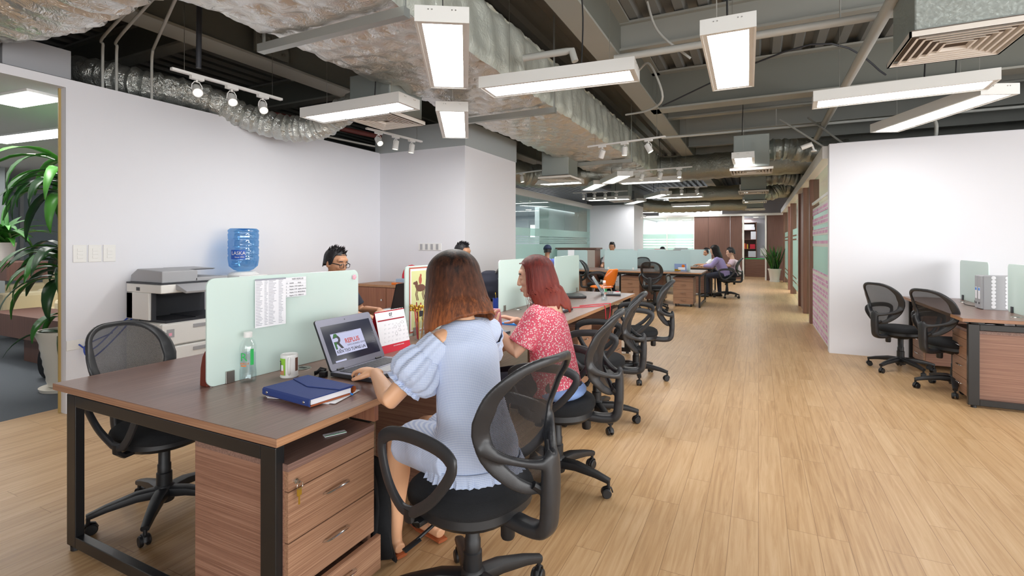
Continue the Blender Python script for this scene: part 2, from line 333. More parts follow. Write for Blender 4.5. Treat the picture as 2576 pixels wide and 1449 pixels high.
def tag(o, label, cat, group=None, kind=None):
    if label: o['label'] = label
    if cat: o['category'] = cat
    if group: o['group'] = group
    if kind: o['kind'] = kind
    return o
def thing(name, label, cat, loc=(0, 0, 0), rz=0, group=None):
    o = bpy.data.objects.new(name, None); COL.objects.link(o); o.empty_display_size = .1
    o.location = loc; o.rotation_euler = (0, 0, rz); return tag(o, label, cat, group)
def dup(root, loc, rz, label, group=None):
    r = root.copy(); COL.objects.link(r); r.location = loc; r.rotation_euler = (0, 0, rz); r['label'] = label
    if group: r['group'] = group
    for ch in list(root.children):
        c = ch.copy(); COL.objects.link(c); c.parent = r
        for g in list(ch.children):
            d = g.copy(); COL.objects.link(d); d.parent = c
    return r
def struct(name, mb, m, **kw):
    o = mb.build(name, m, **kw); o['kind'] = 'structure'; return o
def text(name, s, size, T, m, parent=None, align='LEFT', ext=.0004, bold=0., squash=1.):
    cu = bpy.data.curves.new(name, 'FONT'); cu.body = s; cu.size = size; cu.align_x = align; cu.extrude = ext; cu.offset = bold; cu.resolution_u = 3
    o = bpy.data.objects.new(name, cu); COL.objects.link(o)
    dg = bpy.context.evaluated_depsgraph_get(); me = bpy.data.meshes.new_from_object(o.evaluated_get(dg))
    COL.objects.unlink(o); bpy.data.objects.remove(o)
    for v in me.vertices: v.co = T @ Vector((v.co.x*squash, v.co.y, v.co.z))
    me.materials.clear(); me.materials.append(M[m]); me.name = name
    q = bpy.data.objects.new(name, me); COL.objects.link(q)
    if parent: q.parent = parent
    return q
def rrect(w, h, r, n=4, x0=0, y0=0):
    P = []
    for cx, cy, a in ((w-r, h-r, 0), (r, h-r, PI/2), (r, r, PI), (w-r, r, 1.5*PI)):
        for i in range(n+1): P.append((x0+cx+r*cos(a+PI/2*i/n), y0+cy+r*sin(a+PI/2*i/n)))
    return P
def bez(pts, n=8):
    """smooth path through points (Catmull-Rom)"""
    P = [Vector(p) for p in pts]; out = []
    for i in range(len(P)-1):
        a = P[max(i-1, 0)]; b = P[i]; c = P[i+1]; d = P[min(i+2, len(P)-1)]
        for k in range(n):
            t = k/n; out.append(.5*((2*b)+(c-a)*t+(2*a-5*b+4*c-d)*t*t+(-a+3*b-3*c+d)*t**3))
    out.append(P[-1]); return out
# ---------------------------------------------------------------- the room shell
struct('floor', MB().box(-5.25, 6.2, -3.2, 30, -.1, 0), 'floor', smooth=False)
struct('floor', MB().box(-14, -5.25, -3.2, 30, -.1, 0), 'carpet', smooth=False)
def deck():
    mb = MB(); x = -14.; P = []
    while x < 6.2:
        P += [(x, 3.86), (x+.09, 3.86), (x+.12, 3.93), (x+.21, 3.93)]; x += .24
    vs = [(a, y, b) for y in (-3.2, 30) for a, b in P]; n = len(P)
    mb.add(vs, [(i, i+1, n+i+1, n+i) for i in range(n-1)])
    mb.box(-14, 6.3, -3.2, 30, 3.94, 4.05); return mb
struct('ceiling', deck(), 'deck', smooth=False)
struct('wall_left', MB().box(-5.11, -5.02, 2.04, 5.78, 0, 2.71).box(-5.11, -5.02, -3.2, 2.04, 2.64, 2.71).box(-5.11, -5.02, -3.2, -.6, 0, 2.64), 'wall', smooth=False)
struct('trim_1', MB().box(-5.115, -5.10, 2.025, 2.04, 0, 2.64), mat('jamb_edge', 'B49A5E', .6), smooth=False)
struct('wall_alcove', MB().box(-5.17, -3.55, 5.78, 7.35, 0, 2.7), 'wall', smooth=False)
struct('wall_alcove_top', MB().box(-5.1, -3.54, 5.77, 7.36, 2.7, 3.04), 'greypaint', smooth=False)
struct('wall_right', MB().box(.8, 6.2, 7.42, 7.57, 0, 2.63), 'wall', smooth=False)
struct('wall_column', MB().box(-5.1, -3.55, 16, 17.4, 0, 2.62), 'wall', smooth=False)
struct('wall_column_top', MB().box(-5.1, -3.54, 15.99, 17.4, 2.62, 3.05), mat('dark_grey_paint', '6F7479', .8), smooth=False)
struct('wall_back', MB().box(-14, -1, -3.2, -3.05, 0, 3.9).box(-1, 6.2, -3.2, -3.05, 0, .6).box(-1, 6.2, -3.2, -3.05, 2.9, 3.9), 'wall', smooth=False)
struct('wall_window_side', MB().box(6.05, 6.2, -3.2, 7.42, 0, .5).box(6.05, 6.2, -3.2, 7.42, 2.9, 3.9).box(6.05, 6.2, 7.42, 30, 0, 3.9).box(6.05, 6.2, 5.3, 7.42, .5, 2.9), 'wall', smooth=False)
def mullions(x0, y0, x1, y1, z0, z1, n):
    mb = MB(); v = Vector((x1-x0, y1-y0, 0))
    for i in range(n+1):
        p = Vector((x0, y0, 0))+v*i/n; mb.box(p.x-.03, p.x+.03, p.y-.03, p.y+.03, z0, z1)
    for z in (z0, z1-.05): mb.box(min(x0, x1)-.025, max(x0, x1)+.025, min(y0, y1)-.025, max(y0, y1)+.025, z, z+.05)
    return mb
struct('window_1', mullions(6.1, -3.1, 6.1, 5.25, .5, 2.9, 6), 'fixture', smooth=False)
struct('window_2', mullions(-1, -3.12, 6.05, -3.12, .6, 2.9, 5), 'fixture', smooth=False)
struct('wall_far_end', MB().box(-14, -13.5, 29, 29.2, 0, 3.9).box(-11.5, -8.9, 29, 29.2, 0, 3.9).box(-8.9, -5.2, 29.9, 30, 0, 3.9).box(-1.8, 6.2, 29.9, 30, 0, 3.9), 'wall', smooth=False)
struct('wall_outer_left', MB().box(-14.1, -14, -3.2, .3, 0, 3.9).box(-14.1, -14, 8, 30, 0, 3.9).box(-14.1, -14, .3, 8, 2.5, 3.9).box(-14.1, -14, .3, 8, 0, .3), 'wall', smooth=False)
# lounge seen through the opening on the left
struct('ceiling_lounge', MB().box(-13.9, -5.11, -3, 7.3, 2.64, 2.7), 'wall', smooth=False)
struct('wall_lounge', MB().box(-13.9, -5.17, 7.2, 7.35, 0, 2.64), 'wall', smooth=False)
struct('window_3', MB().box(-11.32, -11.28, -2, 3.6, .0, 2.6), frosted('grey_glass', 'C4CBCD', .25, .2, .12), smooth=False)
struct('trim_2', MB().box(-11.36, -11.24, 3.6, 3.75, 0, 2.64).box(-11.36, -11.24, 1.6, 1.66, 0, 2.64).box(-11.35, -11.25, -2, 3.6, 2.1, 2.15), 'greypaint', smooth=False)
struct('window_11', MB().box(-14.06, -14.04, .3, 8, .3, 2.5), frosted('dimming_pane', 'A8B0B4', .12, .3), smooth=False)  # grey pane added to dim the overexposed sky behind the lounge window
struct('window_4', mullions(-13.98, .3, -13.98, 8, .3, 2.5, 5), 'fixture', smooth=False)
# meeting room behind the glass on the left
struct('ceiling_meeting_room', MB().box(-13.9, -5.0, 7.4, 19, 2.52, 2.64), 'wall', smooth=False)
struct('trim_3', MB().box(-5.06, -4.94, 7.4, 16, 2.5, 2.64), 'white', smooth=False)
struct('wall_meeting_room', MB().box(-13.9, -8.55, 19, 19.1, 0, 2.6).box(-7.9, -5.0, 19, 19.1, 0, 2.6).box(-8.55, -7.9, 19, 19.1, 0, 1.64).box(-8.55, -7.9, 19, 19.1, 2.14, 2.6)
       .box(-6.2, -6.05, 14.2, 19, 0, 2.52), 'wall', smooth=False)
mb = MB()
for i in range(7): y = 7.4+i*1.23; mb.box(-5.006, -4.994, y+.004, y+1.226, 0, 2.5)
struct('window_5', mb, 'glass', smooth=False)
mb = MB().box(-4.992, -4.988, 7.4, 15.9, .1, 1.36)
for z in (1.40, 1.45, 1.50): mb.box(-4.992, -4.988, 7.4, 15.9, z, z+.025)
mb.box(-4.992, -4.988, 7.4, 15.9, 1.56, 1.75)
struct('window_6', mb, 'glassfrost', smooth=False)
# far wall: glass, brown panels, open doorway
struct('window_7', MB().box(-4.35, -2.3, 20.98, 21.0, 0, 2.42), 'glass', smooth=False)
mb = MB().box(-4.35, -2.3, 20.96, 20.965, .2, 1.2)
for z in (1.25, 1.36, 1.47): mb.box(-4.35, -2.3, 20.96, 20.965, z, z+.05)
mb.box(-4.35, -2.3, 20.96, 20.965, 1.56, 1.75)
struct('window_8', mb, 'glassfrost', smooth=False)
struct('trim_4', MB().box(-4.4, 1.0, 20.85, 21.1, 2.42, 2.5).box(-3.34, -3.3, 20.95, 21.0, 0, 2.42), 'white', smooth=False)
struct('wall_far', MB().box(-2.28, -1.76, 20.95, 21.1, 0, 2.42).box(-1.75, -.98, 20.93, 21.1, 0, 2.42).box(-.97, -.56, 20.95, 21.1, 0, 2.42).box(.26, .85, 20.95, 21.1, 0, 2.42), 'panel', smooth=False)
struct('door_1', MB().box(-.55, -.49, 20.9, 21.15, 0, 2.42).box(.22, .27, 20.9, 21.15, 0, 2.42), 'offwhite', smooth=False)
struct('wall_store_room', MB().box(-4.4, -3.52, 24.6, 24.7, 0, 2.5).box(-2.78, .75, 24.6, 24.7, 0, 2.5).box(-3.52, -2.78, 24.6, 24.7, 0, 1.1).box(-3.52, -2.78, 24.6, 24.7, 2.3, 2.5).box(.75, .85, 21.1, 24.7, 0, 2.5).box(-.75, -.7, 21.1, 24.6, 0, 2.5).box(-4.5, -4.4, 21, 28, 0, 2.5), 'wall', smooth=False)
struct('ceiling_store_room', MB().box(-4.5, .85, 21.05, 28, 2.44, 2.5), 'wall', smooth=False)
# corridor wall on the right: glass, brown pillars, white head beam
struct('window_9', MB().box(.845, .855, 7.57, 10.1, 0, 2.45).box(.845, .855, 12.9, 15.8, 0, 2.45).box(.845, .855, 17.2, 20.2, 0, 2.45).box(.845, .855, 10.2, 11.4, 0, 2.45), 'glass', smooth=False)
struct('trim_5', MB().box(.74, 1.0, 7.57, 21, 2.47, 2.63), 'white', smooth=False)
for y in (10.1, 11.5, 12.8, 15.8, 17.1, 20.3): struct('trim_6', MB().box(.79, .93, y-.14, y+.04, 0, 2.47), 'pillar', smooth=False, bevel=.004)
struct('door_2', MB().box(.83, .87, 11.54, 12.66, 0, 2.45), 'pillar', smooth=False)
mb = MB()
for a, b in ((12.85, 15.6), (17.2, 20.1)):
    mb.box(.838, .842, a, b, .22, .36); mb.box(.838, .842, a, b, .40, .48); mb.box(.838, .842, a, b, .52, 1.46); mb.box(.838, .842, a, b, 1.50, 1.56); mb.box(.838, .842, a, b, 1.6, 1.75)
struct('window_10', mb, 'glassfrost', smooth=False)
struct('wall_corridor_room', MB().box(3.9, 4.0, 7.57, 21, 0, 2.6).box(1, 3.9, 20.9, 21, 0, 2.6), 'wall', smooth=False)
struct('ceiling_corridor_room', MB().box(.9, 4.0, 7.57, 21, 2.6, 2.66), 'wall', smooth=False)
t = thing('sticky_note_collage', 'rows of pink and white sticky notes on the corridor glass beside white wall', 'sticky notes')
mb = MB()
for z0, z1 in ((0, .95), (1.33, 1.42), (1.50, 1.60), (1.66, 1.78), (1.84, 1.96)): mb.box(.828, .834, 7.6, 9.9, z0, z1)
mb.build('note_rows', 'sticky', t, smooth=False)
mb = MB()
for z0, z1 in ((.95, 1.33), (1.42, 1.50), (1.60, 1.66), (1.78, 1.84)): mb.box(.836, .840, 7.6, 9.9, z0, z1)
mb.build('frosted_film', 'glassfrost', t, smooth=False)
MB().box(.815, .84, 7.6, 9.9, 2.02, 2.06).build('film_edge', 'white', t, smooth=False)

# ---------------------------------------------------------------- steel frame and services overhead
def ibeam(ax, c, a, b, z, h=.5, w=.26, label='', mw='beamdk'):
    mb = MB()
    def bx(u0, u1, z0, z1, mi):
        if ax == 'y': mb.box(c+u0, c+u1, a, b, z0, z1, mi=mi)
        else: mb.box(a, b, c+u0, c+u1, z0, z1, mi=mi)
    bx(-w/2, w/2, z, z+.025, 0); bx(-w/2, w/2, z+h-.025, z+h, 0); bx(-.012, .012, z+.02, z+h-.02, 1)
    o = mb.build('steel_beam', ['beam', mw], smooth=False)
    return tag(o, label, 'beam', 'steel beams under the deck')
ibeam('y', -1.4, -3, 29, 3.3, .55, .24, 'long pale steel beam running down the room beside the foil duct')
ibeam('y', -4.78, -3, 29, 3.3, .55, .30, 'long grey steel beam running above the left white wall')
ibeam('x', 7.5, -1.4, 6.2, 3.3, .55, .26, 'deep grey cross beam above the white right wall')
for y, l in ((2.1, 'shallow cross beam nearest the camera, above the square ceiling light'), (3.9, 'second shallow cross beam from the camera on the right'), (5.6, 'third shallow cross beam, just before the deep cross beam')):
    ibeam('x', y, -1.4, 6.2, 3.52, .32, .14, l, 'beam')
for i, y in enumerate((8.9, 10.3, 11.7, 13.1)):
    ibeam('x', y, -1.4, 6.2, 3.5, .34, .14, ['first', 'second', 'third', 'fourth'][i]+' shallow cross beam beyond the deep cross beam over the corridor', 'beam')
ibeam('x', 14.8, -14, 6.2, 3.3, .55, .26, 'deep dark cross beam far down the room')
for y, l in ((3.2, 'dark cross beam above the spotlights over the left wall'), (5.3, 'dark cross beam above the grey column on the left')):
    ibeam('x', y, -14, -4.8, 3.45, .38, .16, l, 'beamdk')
mb = MB()
for k in range(6):
    for j in (0, 1): mb.tube([(-1.62+0*k, 2.2, 3.4+.07*k), (-1.58, 2.2, 3.4+.07*k)], .02, 6)
t = thing('bolted_plate', 'bolted steel splice plate on the left long beam', 'beam plate')
MB().box(-4.66, -4.63, 3.45, 3.85, 3.36, 3.8).build('plate', 'beamdk', t, smooth=False)
mb = MB()
for a in range(3):
    for b in range(4): mb.lathe([(0, 0), (.018, 0), (.018, .02), (0, .02)], 6, T=Tm(-4.63, 3.52+a*.13, 3.42+b*.1, ry=PI/2))
mb.build('bolts', 'steel', t, smooth=False)

def duct_main():
    x0, x1, z0, z1, y0, y1 = -3.22, -2.05, 2.9, 3.42, -1.5, 11.7
    per = []
    def seg(a, b, n, nx, nz):
        for i in range(n): t = i/n; per.append((a[0]+(b[0]-a[0])*t, a[1]+(b[1]-a[1])*t, nx, nz, t))
    seg((x0, z0), (x1, z0), 52, 0, -1); seg((x1, z0), (x1, z1), 22, 1, 0); seg((x1, z1), (x0, z1), 8, 0, 1); seg((x0, z1), (x0, z0), 10, -1, 0)
    ny = 520; vs = []
    rnd = random.Random(3); ph = [rnd.random()*6 for _ in range(40)]
    for j in range(ny+1):
        y = y0+(y1-y0)*j/ny
        band = abs(sin(PI*y/1.28))
        for x, z, nx, nz, t in per:
            u = x if nz else z
            gu = u+.04*sin(y*3.1+ph[3]); gv = y+.03*sin(u*7+ph[4]); pt = .195; ro = round(gv/pt); du = gu-(round(gu/pt-.5*(ro % 2))+.5*(ro % 2))*pt; dv = gv-ro*pt
            ds = math.hypot(du, dv); k_ = min(1, ds/.15); puff = .042*k_**.5+.005*sin(9*math.atan2(dv, du)+ro)*(1-k_)*min(1, ds*30)+.010*sin(9*u+ph[5]+4*y)*sin(7*y+ph[7])
            if nx: puff = .022*k_**.5+.016*sin(7*y+ph[6])*sin(5*u+3*y)+.010*sin(19*y+8*u)
            edge = .03*(1-min(1, min(t, 1-t)*8))
            d = puff*(.4+.6*min(1, band*3))-edge+.003*sin(23*y+11*u)
            vs.append((x+nx*d, y, z+nz*d))
    n = len(per); fs = [(j*n+k, j*n+(k+1) % n, (j+1)*n+(k+1) % n, (j+1)*n+k) for j in range(ny) for k in range(n)]
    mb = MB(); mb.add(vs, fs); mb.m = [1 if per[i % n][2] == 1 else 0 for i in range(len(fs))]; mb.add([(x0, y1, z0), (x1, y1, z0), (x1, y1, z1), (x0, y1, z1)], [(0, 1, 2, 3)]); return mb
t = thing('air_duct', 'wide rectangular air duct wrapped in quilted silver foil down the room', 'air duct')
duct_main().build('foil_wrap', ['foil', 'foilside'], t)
for y in (2.53, 5.1, 8.8): MB().box(-3.34, -1.98, y-.03, y+.03, 2.80, 2.86).box(-3.31, -3.295, y-.008, y+.008, 2.86, 3.9).box(-2.005, -1.99, y-.008, y+.008, 2.86, 3.9).build('hanger', 'zinc', t, smooth=False)
def foil_tube(pts, r, label, name='flexible_duct', m='foil2', rib=.012, n=28, seg=14, sq=2., grp='flexible foil ducts', fl=1.):
    P = bez(pts, seg); R = [(r if not isinstance(r, list) else r[min(int(i/seg), len(r)-1)])*(1+.0)+rib*(sin(i*2.3)+.6*sin(i*5.1)) for i in range(len(P))]
    mb = MB().tube(P, R, n, ry=[k*fl for k in R], up=(0, 0, 1), sq=sq); rr = random.Random(len(pts))
    for i, v in enumerate(mb.v): mb.v[i] = v+Vector((rr.uniform(-1, 1), rr.uniform(-1, 1), rr.uniform(-1, 1)))*rib*.35
    return tag(mb.build(name, m), label, 'air duct', grp)
foil_tube([(-3.1, 1.60, 3.08), (-3.7, 1.62, 3.08), (-4.3, 1.62, 3.06), (-4.9, 1.5, 3.05), (-5.6, 1.25, 3.07), (-6.4, 1.1, 3.1)], .29, 'fat foil wrapped branch duct in the top left corner', 'branch_duct', 'foil', .016, 40, 18, 2.6, None, .72)
foil_tube([(-6.2, 2.5, 3.1), (-5.7, 2.55, 3.0), (-5.35, 2.8, 2.92), (-5.12, 3.25, 2.87), (-4.95, 3.6, 2.74), (-4.62, 3.85, 2.64), (-4.3, 3.98, 2.66), (-4.0, 4.0, 2.78), (-3.62, 3.98, 2.84)], .135, 'sagging foil flexible duct spilling over the top of the left white wall')
foil_tube([(-.0, 8.95, 2.85), (.35, 8.95, 2.86), (.7, 9.0, 2.8), (1.2, 9.1, 2.8)], .16, 'short foil flexible duct from the first corridor air grille to the right wall', m='foildark')
foil_tube([(-.0, 12.4, 2.8), (.4, 12.4, 2.85), (.8, 12.5, 2.8), (1.3, 12.6, 2.8)], .18, 'foil flexible duct from the second corridor air grille', m='foildark')
foil_tube([(-.0, 15.3, 2.8), (.3, 15.3, 2.75), (.6, 15.4, 2.9), (1.3, 15.5, 2.9)], .2, 'foil flexible duct from the third corridor air grille', m='foildark')
foil_tube([(-4.9, 18.2, 2.75), (-4.1, 18.0, 2.85), (-3.3, 18.3, 2.7), (-2.4, 18.8, 2.7), (-1.4, 19.3, 2.75), (-.2, 19.5, 2.75)], .22, 'ribbed foil duct beside the far white column', m='foildark')
foil_tube([(-4.95, 8.3, 2.95), (-4.5, 8.9, 2.85), (-4.3, 9.6, 2.8), (-3.6, 10.4, 2.85), (-2.8, 10.9, 2.95), (-2.6, 11.4, 3.1)], .24, 'dark foil duct sagging below the glass wall lights', m='foildark')
foil_tube([(-2.6, 11.7, 3.1), (-1.6, 11.75, 3.05), (-.6, 11.6, 3.05), (.4, 11.6, 3.05), (1.6, 11.5, 3.05)], .27, 'wide foil cross duct at the end of the main duct', 'cross_duct', 'foildark', .008, 32, 14, 2.6, None)
foil_tube([(-2.6, 16.9, 2.95), (-1.2, 16.9, 2.95), (.2, 16.9, 2.95), (1.6, 16.9, 2.95)], .22, 'foil cross duct far down the room', 'cross_duct', 'foildark', .008, 24, 10, 2.6, None)
tag(MB().box(-6.4, -5.2, 1.72, 2.15, 2.76, 3.0).build('fan_coil_unit', 'greyplastic', smooth=False, bevel=.006), 'pale grey metal fan coil box above the left opening', 'air unit')

def diffuser(x, y, z, s, label, boxh=.35, bw=None, mb_m='foilgrey'):
    t = thing('air_diffuser', label, 'air vent', (x, y, z), 0, 'square ceiling air vents')
    mb = MB(); k = 0; h = s/2
    for i in range(6):
        o = h-i*h*.145; q = o-h*.055
        zt = .012*(i % 2)
        g = o-h*.045; sq_ = lambda r, z: [(-r, -r, z), (r, -r, z), (r, r, z), (-r, r, z)]
        if g > 0: mb.add(sq_(o, 0)+sq_(g, 0)+sq_(max(g-.008, .001), .022), [(4*k+j, 4*k+(j+1) % 4, 4*k+4+(j+1) % 4, 4*k+4+j) for k in (0, 1) for j in range(4)])
    mb.box(-h, h, -h, -h+.012, 0, .035).box(-h, h, h-.012, h, 0, .035).box(-h, -h+.012, -h, h, 0, .035).box(h-.012, h, -h, h, 0, .035)
    mb.build('louvre', mat('louvre_cream', 'E2DCD4', .45) if 'mlv' not in M else 'mlv', t, smooth=False)
    MB().box(-h+.01, h-.01, -h+.01, h-.01, .04, .045).build('backing', mat('louvre_back', '6E6258', .7), t, smooth=False)
    w = (bw or s*.9)/2; MB().box(-w, w, -w, w, .05, .05+boxh).build('insulated_box', mb_m, t, smooth=False, bevel=.01)
    return t
diffuser(1.19, 4.33, 2.7, .64, 'big square air vent at the top right corner', .6)
diffuser(-3.37, 3.98, 2.6, .56, 'square air vent above the left white wall behind a hanging light', .38)
dp = diffuser(-.1, 8.75, 2.5, .6, 'first square air vent over the corridor', .5, .5)
dup(dp, (-.1, 12.4, 2.5), 0, 'second square air vent over the corridor'); dup(dp, (-.1, 15.3, 2.5), 0, 'third square air vent over the corridor'); dup(dp, (-.1, 18.7, 2.5), 0, 'farthest square air vent over the corridor')
dup(dp, (-3.2, 8.45, 2.52), 0, 'square air vent on an insulated box beside the glass wall')
dup(dp, (-3.6, 14.6, 2.6), 0, 'square air vent on a box before the far white column')

def pipe(pts, r, label, name='pipe', m='pipe', smoothp=False, grp='pipes and conduits under the deck'):
    o = MB().tube(bez(pts, 6) if smoothp else pts, r, 10, up=None).build(name, m); return tag(o, label, 'pipe', grp)
pipe([(-1.3, 4.98, 3.24), (1.7, 5.0, 3.24)], .035, 'white sprinkler pipe crossing above the square ceiling light')
pipe([(.88, 3.2, 3.16), (.88, 14.5, 3.16)], .045, 'thick grey pipe running above the corridor towards the far wall')
pipe([(-1.5, 8.9, 3.2), (3.9, 9.0, 3.2)], .022, 'thin white pipe crossing the corridor ceiling beyond the deep beam')
pipe([(-1.25, 5.9, 3.4), (-1.1, 5.75, 3.4), (-.95, 5.7, 3.0), (-1.15, 6.0, 2.95), (-1.5, 6.3, 3.0)], .012, 'thin bent white conduit hanging beside the long pale beam', smoothp=True)
pipe([(-.6, 5.2, 3.2), (-.9, 5.15, 3.5), (-1.0, 5.1, 3.8)], .012, 'short white conduit rising to the deck', smoothp=True)
for i, (x, y) in enumerate(((-5.3, 2.42), (-5.24, 2.5), (-5.1, 2.72))):
    pipe([(x, y, 2.6), (x, y, 2.9), (x, y, 3.05), (x+.05, y-.02, 3.15), (x+.2, y-.07, 3.2), (-3.6, 2.05+.05*i, 3.28)], .012, ['leftmost', 'middle', 'rightmost'][i]+' of the three grey conduits rising from the left wall top', smoothp=True)
pipe([(-5.05, 3.5, 2.73), (-5.05, 5.7, 2.80)], .014, 'grey conduit lying along the top of the left white wall')
pipe([(-5.3, 4.2, 2.95), (-4.6, 8.0, 2.95)], .035, 'dark red fire pipe behind the left wall top', m=mat('fire_pipe', '6B3530', .5))
pipe([(-1.9, 4.1, 3.05), (-1.5, 4.12, 3.05), (-1.45, 4.12, 3.05), (-1.42, 4.12, 2.95)], .03, 'white elbow pipe beside the foil duct')
pipe([(-3.0, 2.45, 3.9), (-3.3, 2.6, 3.5), (-3.9, 2.7, 3.25)], .014, 'grey bent conduit beneath the left beam', smoothp=True)
pipe([(-4.05, 2.52, 3.85), (-4.07, 2.52, 2.8)], .02, 'dark vertical conduit feeding the nearest spotlight rail', m='dkplastic')
pipe([(-1.2, 7.2, 3.3), (.5, 6.2, 3.5), (1.3, 7.0, 3.3)], .010, 'slack grey cable under the deep cross beam', m='dkplastic', smoothp=True)
pipe([(.7, 9.1, 3.35), (1.05, 8.2, 2.75)], .014, 'slanting brace rod left of the right wall corner')
pipe([(.3, 8.8, 3.3), (.85, 8.4, 2.75)], .014, 'second slanting brace rod by the right wall corner')
pipe([(1.9, 7.62, 2.6), (1.92, 7.7, 2.85), (1.8, 7.8, 2.9), (1.5, 7.8, 2.88)], .02, 'white conduit bend above the right wall', smoothp=True)
for i, x in enumerate((-.35, .25, .62)): pipe([(x, 5.02+(i % 2)*3.9, 3.24), (x, 5.02+(i % 2)*3.9, 3.8)], .006, ['first', 'second', 'third'][i]+' thin hanger rod holding a ceiling pipe')

# ---------------------------------------------------------------- hanging lights
def pendant(Ln=1.2):
    t = thing('pendant_light', '', 'ceiling light', (0, 0, 0), 0, 'rectangular hanging lights')
    h = Ln/2; w = .15; MBh = MB()
    MBh.box(-h, h, -w, -w+.012, 0, .085).box(-h, h, w-.012, w, 0, .085).box(-h, -h+.012, -w+.012, w-.012, 0, .085).box(h-.012, h, -w+.012, w-.012, 0, .085).box(-h, h, -w, w, .085, .09)
    MBh.build('housing', 'fixture', t, smooth=False)
    f = MB(); k = .038
    f.box(-h+.012, h-.012, -w+.012, -w+k, .004, .012).box(-h+.012, h-.012, w-k, w-.012, .004, .012).box(-h+.012, -h+k, -w+k, w-k, .004, .012).box(h-k, h-.012, -w+k, w-k, .004, .012)
    f.build('inner_frame', 'fixture', t, smooth=False)
    MB().box(-h+k, h-k, -w+k, w-k, .010, .016).build('diffuser', 'light', t, smooth=False)
    for s in (-1, 1): MB().tube([(s*(h-.2), 0, .09), (s*(h-.2), 0, 1.25)], .002, 5).build('suspension_wire', 'steel', t)
    m = MB()
    for s in (-1, 1):
        for y in (-.075, -.055, .055, .075): m.lathe([(.0, 0), (.004, 0), (.004, .003), (0, .003)], 8, T=Tm(s*h, y, .068, ry=s*PI/2))
    m.build('end_screws', 'chrome', t)
    MB().tube(bez([(h*.3, .02, .09), (h*.32, .03, .5), (h*.28, .02, .9), (h*.3, 0, 1.25)], 5), .006, 6).build('power_cord', 'cable', t)
    return t
PL = [(-1.88, 2.82, 121.5, 'large lit hanging light nearest the camera, slanting under the foil duct'), (-.17, 3.73, 91, 'lit hanging light pointing straight down the room at upper right'),
      (-1.39, 3.62, 5, 'long lit hanging light lying crosswise under the middle of the foil duct'), (-3.38, 3.59, 0, 'long lit hanging light just below the left air vent'),
      (-2.85, 4.42, 121, 'small slanting lit hanging light before the grey column'), (1.03, 5.13, -3, 'upper bar of the lit V shape at right'),
      (1.51, 6.1, -68, 'lower slanting bar of the lit V shape at right'), (-.2, 8.5, 90, 'first lit hanging light over the corridor'), (-.23, 12.85, 90, 'second lit hanging light over the corridor'),
      (-.26, 16.2, 90, 'third lit hanging light over the corridor'), (-.29, 19.9, 90, 'farthest lit hanging light over the corridor'), (-3.8, 9.7, 0, 'crosswise lit hanging light beside the glass wall'),
      (-3.25, 10.65, 121, 'slanting lit hanging light just right of the crosswise one by the glass wall'), (-2.48, 9.58, 121, 'slanting lit hanging light under the end of the main foil duct'),
      (-1.95, 10.25, 0, 'crosswise lit hanging light under the three spotlights at mid room'), (-3.8, 13.9, 0, 'crosswise lit hanging light before the far white column'),
      (-3.35, 15.2, 121, 'slanting lit hanging light at the corner of the far white column'), (-2.38, 13.45, 121, 'slanting lit hanging light left of the far spotlights'),
      (-1.9, 14.0, 0, 'crosswise lit hanging light behind the far spotlights'), (-2.0, 17.4, 0, 'crosswise lit hanging light over the far desks'),
      (-2.45, 19.5, 121, 'slanting lit hanging light near the far brown wall'), (-1.9, 20.4, 0, 'crosswise lit hanging light against the far brown wall'),
      (-3.9, 20.3, 0, 'leftmost lit hanging light at the far glass'), (-3.35, 19.6, 121, 'slanting lit hanging light at the far glass')]
p0 = pendant(); pbig = None
for i, (x, y, a, l) in enumerate(PL):
    if i == 0: p0.location = (x, y, 2.6); p0.rotation_euler.z = math.radians(a); p0['label'] = l
    elif i == 6: q = pendant(1.42); q.location = (x, y, 2.6); q.rotation_euler.z = math.radians(a); q['label'] = l
    else: dup(p0, (x, y, 2.6), math.radians(a), l)
t0 = text('rating_print', 'LED PANEL', .01, Tm(-1.55, 2.36, 2.64), 'greyink') if 0 else None

def track(n, Ln, tilt):
    t = thing('track_light', '', 'spotlights', (0, 0, 0), 0, 'white spotlight rails')
    MB().box(0, Ln, -.018, .018, -.02, .0).build('rail', 'white', t, smooth=False)
    for s in (.1, .9): MB().tube([(Ln*s, 0, 0), (Ln*s, 0, 1.1)], .0025, 5).build('suspension_wire', 'steel', t)
    for i in range(n):
        x = Ln*(.2+.6*i/max(1, n-1)) if n > 1 else Ln/2
        h = MB().box(x-.05, x+.05, -.02, .02, -.045, -.018).tube([(x, 0, -.045), (x, 0, -.06)], .008, 8).build('spotlight', 'white', t)
        a = tilt[i]; c = Tm(x, 0, -.13) @ Matrix.Rotation(a[0], 4, 'Y') @ Matrix.Rotation(a[1], 4, 'X')
        MB().tube([(x-.042, 0, -.13), (x-.04, 0, -.09), (x-.02, 0, -.062), (x+.02, 0, -.062), (x+.04, 0, -.09), (x+.042, 0, -.13)], .004, 6).build('yoke', 'white', h)
        MB().lathe([(0, .055), (.034, .052), (.036, .045), (.038, -.06), (.033, -.06), (.03, -.045)], 20, T=c).build('lamp_head', 'white', h)
        MB().lathe([(0, -.046), (.031, -.046), (.031, -.04), (0, -.04)], 20, T=c).build('lens', 'spot', h)
    return t
